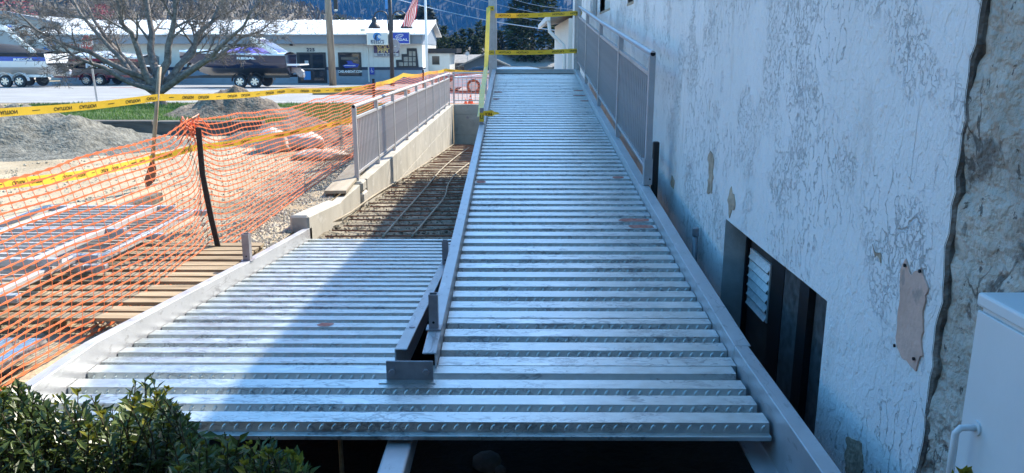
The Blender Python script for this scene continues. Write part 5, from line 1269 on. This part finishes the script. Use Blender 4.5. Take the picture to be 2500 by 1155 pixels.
    mb.add([(X, yb - sc[1] * .6, sc[2] + .15), (X, yb + sc[1] * .6, sc[2] + .15), (X + .5, yb + sc[1] * .7, sc[2] + .15 + cuddy), (X + .5, yb - sc[1] * .7, sc[2] + .15 + cuddy), (X + 1.3, yb - sc[1] * .85, sc[2] + .1), (X + 1.2, yb - sc[1] * .8, sc[2] + .1 + cuddy * .9)], [(0, 1, 2, 3), (0, 3, 5, 4)]); mb.build('windscreen', m_glass, t)
    return t, xb, yb, g
def trailer(label, xb, yb, g, L, zk, mat, wheel_s, B=2.2, r=.34, rimm=m_alu):
    t = thing('boat_trailer', label, 'trailer', (xb - L / 2, yb, g))
    for sg in (-1, 1):
        mb = MB(); mb.bar((xb - L * .78, yb + sg * B * .34, g + zk - .06), (xb + .1, yb + sg * B * .34, g + zk - .06), .09, .14); mb.bar((xb - L * 1.02, yb + sg * .06, g + .5), (xb - L * .78, yb + sg * B * .34, g + zk - .06), .09, .12); mb.build('rail', mat, t)
        xw = xb - L + wheel_s * L
        mb = MB()
        for q in (-.42, .42):
            P = [(xw + q + (r + .09) * cos(a), yb + sg * B * .46, g + r + .02 + (r + .09) * sin(a)) for a in [pi * k / 10 for k in range(11)]]
            for p_, q_ in zip(P, P[1:]): mb.bar(p_, q_, .26, .025, up=(0, 1, 0)) if False else mb.hexa([(p_[0], p_[1] - .13, p_[2]), (q_[0], q_[1] - .13, q_[2]), (q_[0], q_[1] + .13, q_[2]), (p_[0], p_[1] + .13, p_[2]), (p_[0], p_[1] - .13, p_[2] + .02), (q_[0], q_[1] - .13, q_[2] + .02), (q_[0], q_[1] + .13, q_[2] + .02), (p_[0], p_[1] + .13, p_[2] + .02)])
        mb.build('fender', mat, t)
        for q in (-.40, .40):
            c = (xw + q, yb + sg * B * .46, g + r)
            wv = MB().lathe((c[0], c[1] - .11, c[2]), [(r * .62, 0), (r * .95, .0), (r, .04), (r, .18), (r * .95, .22), (r * .62, .22)], 22, 'Y').build('wheel', m_black, t)
            mb = MB(); mb.lathe((c[0], c[1] + (-.118 if sg < 0 else .10), c[2]), [(r * .62, 0), (r * .62, .018)], 20, 'Y'); 
            mb.build('rim_dish', m_frame, wv)
            mb = MB(); y_ = c[1] + (-.135 if sg < 0 else .12)
            for k in range(6):
                a = k * pi / 3; mb.bar((c[0] + .05 * cos(a), y_, c[2] + .05 * sin(a)), (c[0] + r * .6 * cos(a), y_, c[2] + r * .6 * sin(a)), .085, .02, up=(0, 1, 0))
            mb.lathe((c[0], y_ - .012, c[2]), [(.07, 0), (.075, .02)], 10, 'Y'); mb.tube([(c[0] + r * .6 * cos(a), y_, c[2] + r * .6 * sin(a)) for a in [2 * pi * k / 20 for k in range(21)]], .018, 4); mb.build('rim', rimm, wv)
    mb = MB(); mb.bar((xb - L * 1.22, yb, g + .48), (xb - L * 1.0, yb, g + .5), .1, .12); mb.build('tongue', mat, t)
    mb = MB(); mb.tube([(xb - L * 1.10, yb - .15, g + .9), (xb - L * 1.10, yb - .15, g + .1)], .045, 8); mb.lathe((xb - L * 1.10, yb - .17, g + .09), [(.09, 0), (.09, .06)], 10, 'Y'); mb.build('jack', m_alu, t)
    mb = MB(); mb.bar((xb - L * .97, yb, g + .5), (xb - L * .93, yb, g + 1.25), .09, .09); mb.build('winch_post', mat, t)
    return t
_, xb, yb, g = boat('dark navy cuddy boat with violet cover and raked white arch on a trailer', 712, 43, 6.1, 2.3, 1.15, .60, (m_hullnavy, m_hullnavy), m_hullnavy, m_hullblack, m_hullwht, m_purple, 'REGAL', (.66, .70), ([(.93, 1.02, 1), (.80, 1.45, .95), (.70, 1.74, .9)], m_hullwht, None), tsize=.15, txs=2.2, cover=(.42, .98, .30))
trailer('black tandem axle trailer carrying the navy boat', xb, yb, g, 6.1, .66, m_frame, .655)
_, xb, yb, g = boat('long low black and red speedboat with Mirage lettering on a trailer', 372, 47.3, 7.0, 2.3, 1.1, .55, (m_hullblack, m_hullwht), m_hullred, m_hullwht, m_hullwht, m_hullwht, 'Mirage', (.63, .30), None, frac=(.0, .62, .86, 1), cover=(.38, .95, .26), tsize=.52, txs=1.2)
trailer('dark red tandem trailer under the black and red speedboat', xb, yb, g, 7.0, .60, m_hullred, .56, r=.31)
_, xb, yb, g = boat('white and blue wakeboat with tall white arch at the left edge', 143, 44, 7.3, 2.4, 1.2, .62, (m_hullwht, m_canvas), m_hullblue, m_hullwht, m_canvas, m_canvas, 'REGAL', (.84, .55), ([(.93, 1.0, 1), (.80, 1.70, .95), (.72, 2.15, .9), (.58, 2.25, .9)], m_hullblue, [(.80, 2.05), (.86, 2.22), (.94, 2.15), (.985, 1.95)]), frac=(.0, .44, .76, 1), tsize=.17, txs=2.2, cover=(.30, .985, .42))
trailer('white tandem trailer under the white and blue wakeboat', xb, yb, g, 7.3, .68, m_hullwht, .73)

# ---------------------------------------------------------------- poles, lamp, flag, sign, wires
p = at(813, 206, Y=47); up_ = thing('utility_pole', 'brown wooden utility pole in front of the boat shop', 'pole', (p.x, p.y, G(p.y)))
top = at(792, -140, Y=46); mb = MB(); mb.tube([(p.x, p.y, G(p.y) - .1), tuple(top)], [.215, .17], 12); mb.build('shaft', m_pole, up_, smooth=True)
q = at(819, 10, Y=46.6); mb = MB(); mb.box((q.x - .08, q.y - .1, q.z - .3), (q.x + .12, q.y + .1, q.z + .9)); mb.build('cable_box', m_frame, up_)
mb = MB(); mb.lathe((q.x, q.y, q.z - .42), [(.05, 0), (.12, .06), (.12, .12)], 10); mb.build('insulator', m_alu, up_)
p = at(958, 200, Y=46); lp = thing('street_lamp', 'dark double gooseneck street lamp in front of the shop signs', 'street lamp', (p.x, p.y, G(p.y)))
mb = MB(); mb.tube([(p.x, p.y, G(p.y) - .05), (at(950, -60, Y=46).x, p.y, at(950, -60, Y=46).z)], [.125, .10], 12); mb.build('pole', m_bronze, lp, smooth=True)
pc = at(953, 60, Y=46)
for sg in (-1, 1):
    w = .78; zc_ = at(953, 42, Y=46).z; mb = MB()
    P = [(pc.x + sg * .12, 46, at(953, 75, Y=46).z), (pc.x + sg * .14, 46, zc_)] + [(pc.x + sg * (.14 + w / 2 - w / 2 * cos(a)), 46, zc_ + .34 * sin(a)) for a in [pi * k / 8 for k in range(1, 9)]]
    mb.tube(P, .035, 6); mb.build('gooseneck', m_bronze, lp, smooth=True)
    e = P[-1]; mb = MB(); mb.lathe((e[0], 46, e[2] - .62), [(.36, 0), (.34, .08), (.2, .28), (.14, .36), (.14, .52), (.09, .62)], 14); mb.build('lamp_shade', m_bronze, lp, smooth=True)
MB().box((pc.x - .25, 45.95, at(953, 22, Y=46).z), (pc.x - .11, 46.03, at(953, -30, Y=46).z)).build('banner', m_sky1, lp)
q = at(963, 112, Y=46.2); so = thing('stop_sign', 'grey back of an octagonal sign on the street lamp pole', 'sign', (q.x, q.y, q.z))
mb = MB(); mb.prism([(q.x + .36 * cos(a) * .9, q.y + .05 + .1 * cos(a), q.z + .38 * sin(a)) for a in [pi / 8 + k * pi / 4 for k in range(8)]], (0, .01, 0)); mb.build('plate', m_steel2, so)
MB().box((q.x - .2, q.y - .02, q.z - .05), (q.x + .1, q.y + .045, q.z + .0)).build('clamp', m_alu, so)
# red stop sign at the left
a = at(238, 250, Z=-1.78); st = thing('stop_sign', 'red octagonal stop sign on a leaning steel post by the road', 'sign', (a.x, a.y, -1.8))
T_ = a.y * .97 + .5; b = at(213, 92, T=26.2); mb = MB(); mb.bar((a.x, a.y, -1.85), b, .06, .04); mb.build('post', m_steel, st)
c = at(214, 108, T=26.0); ax = Vector((.82, -.45, -.05)).normalized(); az = Vector((-.1, 0, 1)).normalized(); az = (az - ax * az.dot(ax)).normalized(); an = ax.cross(az)
def octo(r, off): return [c + (ax * cos(t_) + az * sin(t_)) * r - an * -off for t_ in [pi / 8 + k * pi / 4 for k in range(8)]]
MB().prism(octo(.335, 0), an * .004).build('border', m_wht, st); MB().prism(octo(.315, .0045), an * .003).build('plate', m_red, st)
M4 = Matrix(((ax.x, az.x, an.x, 0), (ax.y, az.y, an.y, 0), (ax.z, az.z, an.z, 0), (0, 0, 0, 1))); M4.translation = c + an * .009; letters('STOP', .27, None, m_wht, st, .006, M4=M4, ext=.001)
# flagpole and flag
p = at(1043, 185, Y=42); fp = thing('flagpole', 'slim white flagpole standing right of the street lamp', 'flagpole', (p.x, p.y, G(p.y)))
mb = MB(); mb.tube([(p.x, p.y, G(p.y)), (at(1036, -80, Y=42).x, 42, at(1036, -80, Y=42).z)], [.075, .055], 10); mb.build('pole', m_white, fp, smooth=True)
fl = thing('flag', 'drooping red and white striped flag hanging beside the flagpole', 'flag', at(1000, 60, Y=42))
A, B_ = at(1012, -25, Y=42), at(1034, -22, Y=42); A2, B2 = at(982, 68, Y=42.1), at(1004, 62, Y=41.9); P = []
for i in range(15):
    s = i / 14; row = []
    for j in range(14):
        t_ = j / 13; q = A.lerp(B_, t_).lerp(A2.lerp(B2, t_), s) + Vector((0, .16 * sin(t_ * 9 + s * 5), .06 * sin(t_ * 5 + s * 7))); q.x += .07 * sin(s * 7 + t_ * 3); row.append(q)
    P.append(row)
mb = MB()
for j in range(13): mb.grid([[P[i][j], P[i][j + 1]] for i in range(15)], j % 2)
mb.build('cloth', [m_flagr, m_flagw], fl, smooth=True)
wl_ = [((960, -5), (1420, 82), 50, 'lowest thick pale overhead wire crossing towards the stucco building'), ((1060, -8), (1420, 62), 52, 'middle overhead wire crossing behind the tall posts'), ((1110, -20), (1420, 45), 54, 'upper overhead wire crossing behind the tall posts'), ((1200, -20), (1420, 25), 54, 'topmost overhead wire above the upper caution tape')]
for i, (a, b, T, lab) in enumerate(wl_):
    A, B_ = at(*a, T=T), at(*b, T=T * .8); P = [A.lerp(B_, k / 12) - Vector((0, 0, .25 * sin(pi * k / 12))) for k in range(13)]
    MB().tube(P, .026 if i == 0 else .016, 5, cap=False).single('overhead_wire', m_alu if i == 0 else m_steel2, lab, 'wire')
# road-side timber, wheel stop
mb = MB(); A, B_ = at(765, 232, T=33), at(915, 233, T=33); mb.bar((A.x, A.y, G(A.y) + .12), (B_.x + 1.5, B_.y, G(B_.y) + .12), .25, .2); mb.single('timber_kerb', m_wood, 'yellowish timber kerb along the road behind the second stake', 'timber')
# cones
for i, (px, py, T, h, lab) in enumerate(((1137, 248, 25.2, .17, 'small orange traffic cone left of the taller cone beyond the railing'), (1149, 247, 25.6, .28, 'taller orange traffic cone beyond the end railing'))):
    p = at(px, py, T=T); z = G(p.y); cn = thing('traffic_cone', lab, 'traffic cone', (p.x, p.y, z))
    MB().box((p.x - h * .42, p.y - h * .42, z), (p.x + h * .42, p.y + h * .42, z + .025)).build('base', m_cone, cn)
    MB().lathe((p.x, p.y, z + .025), [(h * .32, 0), (h * .07, h)], 12).build('cone', m_cone, cn, smooth=True)
    MB().lathe((p.x, p.y, z + .025 + h * .45), [(h * .215, 0), (h * .15, h * .25)], 12).build('reflective_band', m_wht, cn)
# ---------------------------------------------------------------- houses and cars beyond
def house(label, X0, X1, y0, y1, zw, zr, wall, roof, win=True, ridge='Y'):
    t = thing('house', label, 'house', ((X0 + X1) / 2, (y0 + y1) / 2, -2.25)); xm = (X0 + X1) / 2; e = .4
    mb = MB()
    if ridge == 'Y': mb.prism([(X0, y0, -2.3), (X1, y0, -2.3), (X1, y0, zw), (xm, y0, zr), (X0, y0, zw)], (0, y1 - y0, 0))
    else: mb.box((X0, y0, -2.3), (X1, y1, zw))
    mb.build('wall', wall, t); mb = MB(); th = .12
    if ridge == 'Y':
        k = (zr - zw) / (xm - X0)
        for s, xe in ((1, X0 - e), (-1, X1 + e)):
            ze_ = zw - k * e; mb.hexa([(xe, y0 - e, ze_ + .01), (xm, y0 - e, zr + .01), (xm, y1 + e, zr + .01), (xe, y1 + e, ze_ + .01), (xe, y0 - e, ze_ + th), (xm, y0 - e, zr + th), (xm, y1 + e, zr + th), (xe, y1 + e, ze_ + th)])
    else:
        ym = (y0 + y1) / 2
        for ye_ in (y0 - e, y1 + e): mb.hexa([(X0 - e, ye_, zw - .15), (X1 + e, ye_, zw - .15), (X1 + e, ym, zr), (X0 - e, ym, zr), (X0 - e, ye_, zw - .03), (X1 + e, ye_, zw - .03), (X1 + e, ym, zr + th), (X0 - e, ym, zr + th)])
    mb.build('roof', roof, t)
    if win:
        for xx in (X0 + .9, X1 - 2.0):
            w = MB().box((xx, y0 - .05, zw - 1.0), (xx + 1.2, y0 + .02, zw - .25)).build('window', m_white, t); MB().box((xx + .08, y0 - .06, zw - .92), (xx + 1.12, y0 - .051, zw - .33)).build('pane', m_glass, w)
    return t
h1 = at(1045, 130, Y=60); h2 = at(1176, 130, Y=60)
house('dark slate house with grey shingle roof left of the tall post', h1.x, h2.x, 60, 66, at(1100, 152, Y=60).z, at(1100, 137, Y=63).z, m_housedk, m_shingle, ridge='X')
h1, h2 = at(1112, 130, Y=57), at(1232, 130, Y=57)
house('slate gabled house end with satellite dish before the hedge row', h1.x + .6, h2.x, 57.2, 59.2, at(1170, 158, Y=57).z, at(1170, 135, Y=57).z, m_housedk, m_shingle, win=False)
h1, h2 = at(1190, 130, Y=61), at(1345, 130, Y=61)
house('wide grey shingle roofed house behind the ramp top', h1.x, h2.x, 61, 67, at(1250, 162, Y=61).z, at(1250, 133, Y=64).z, m_housedk, m_shingle, win=False, ridge='X')
q = at(1141, 131, Y=57); sd = thing('satellite_dish', 'pale round satellite dish on the slate gabled house', 'satellite dish', tuple(q))
mb = MB(); mb.lathe((q.x, q.y, q.z), [(.02, .06), (.11, .03), (.15, 0)], 14, 'Y'); mb.build('dish', m_signpale, sd); mb = MB(); mb.tube([(q.x, q.y + .08, q.z - .6), (q.x, q.y + .08, q.z)], .02, 6); mb.build('mast', m_alu, sd)
def car(label, c, paint, L=4.5, Wd=1.8, H=1.48, rz=0):
    x, y, z = c; t = thing('parked_car', label, 'car', c, rz=rz)
    lowp = [(-.5, .28), (-.5, .62), (-.46, .72), (-.22, .86), (-.20, .88), (.40, .90), (.49, .84), (.5, .5), (.49, .28)]
    mb = MB()
    def sec(P, w): return [[(px * L, s * Wd / 2 * w, pz * 1.0) for px, pz in P] for s in (-1, 1)]
    P = [(px * L, pz) for px, pz in lowp]; rows = [[(a, s * Wd / 2 * k, b) for a, b in P] for s, k in ((-1, .92), (-1, 1), (1, 1), (1, .92))]
    rows[0] = [(a * .985, -Wd / 2, .3 + (b - .3) * .97) for a, b in P]; rows[3] = [(a * .985, Wd / 2, .3 + (b - .3) * .97) for a, b in P]; rows[1] = [(a, -Wd / 2 * .9, b) for a, b in P]; rows[2] = [(a, Wd / 2 * .9, b) for a, b in P]
    mb.grid(rows); n = len(P); mb.f += [tuple(range(n)), tuple(range(3 * n, 4 * n))]; mb.m += [0, 0]; mb.build('body', paint, t, local=True)
    cab = [(-.24, .87), (-.10, H - .05), (-.02, H), (.22, H), (.30, H - .04), (.43, .90)]
    mb = MB(); w0, w1 = Wd / 2 * .93, Wd / 2 * .72
    g = lambda pz: w0 + (w1 - w0) * (pz - .87) / (H - .87)
    rws = [[(px * L, s * g(pz), pz) for px, pz in cab] for s in (-1, 1)]; mb.grid(rws); mb.f += [tuple(range(len(cab))), tuple(range(len(cab), 2 * len(cab)))]; mb.m += [0, 0]; mb.build('cabin', paint, t, local=True)
    for s in (-1, 1):
        for poly_ in ([(-.19, .92), (-.09, H - .10), (.05, H - .08), (.05, .93)], [(.07, .93), (.07, H - .08), (.22, H - .09), (.34, .95)]):
            mb = MB(); Q = [Vector((px * L, s * (g(pz) + .006), pz)) for px, pz in poly_]; mb.prism(Q, (0, s * .006, 0)); mb.build('side_window', m_glass, t, local=True)
    for sx in (-.31, .31):
        for s in (-1, 1):
            wv = MB().lathe((sx * L, s * (Wd / 2 - .1) - .1, .32), [(.2, 0), (.31, 0), (.32, .03), (.32, .17), (.31, .2), (.2, .2)], 18, 'Y').build('wheel', m_black, t, local=True)
            MB().lathe((sx * L, s * (Wd / 2 - .1) - .108, .32), [(.2, 0), (.2, .216)], 14, 'Y').build('rim', m_alu, wv, local=True)
    for s in (-.6, .6):
        MB().box((-.502 * L, s - .2, .6), (-.47 * L, s + .2, .72)).build('headlight', m_wht, t, local=True); MB().box((.47 * L, s - .2, .68), (.503 * L, s + .2, .8)).build('tail_light', m_red, t, local=True)
    return t
p = at(1165, 165, Y=38); car('dark blue grey car parked beyond the end railing', (p.x + .35, 38, G(38) + .012), m_carb, 4.6, 1.85, at(1150, 161, Y=38).z - G(38) - .012)
p = at(1235, 165, Y=36); car('white car showing its roof over the ramp top', (p.x, 36, G(36) + .012), m_carw, 4.6, 1.85, at(1240, 163, Y=36).z - G(36) - .012)

# ---------------------------------------------------------------- air
mb = MB(); mb.box((-1600, -45, -3.6), (1600, 1560, 620))
hz = mb.build('haze', [], None); tag(hz, kind='stuff'); hz.display_type = 'WIRE'
hm = bpy.data.materials.new('haze'); hm.use_nodes = True; hn = hm.node_tree.nodes; hn.remove(hn['Principled BSDF'])
pv = hn.new('ShaderNodeVolumePrincipled'); pv.inputs['Color'].default_value = (.06, .34, 1, 1); pv.inputs['Density'].default_value = .00029; pv.inputs['Anisotropy'].default_value = .0
hm.node_tree.links.new(pv.outputs[0], hn['Material Output'].inputs['Volume']); hz.data.materials.append(hm)
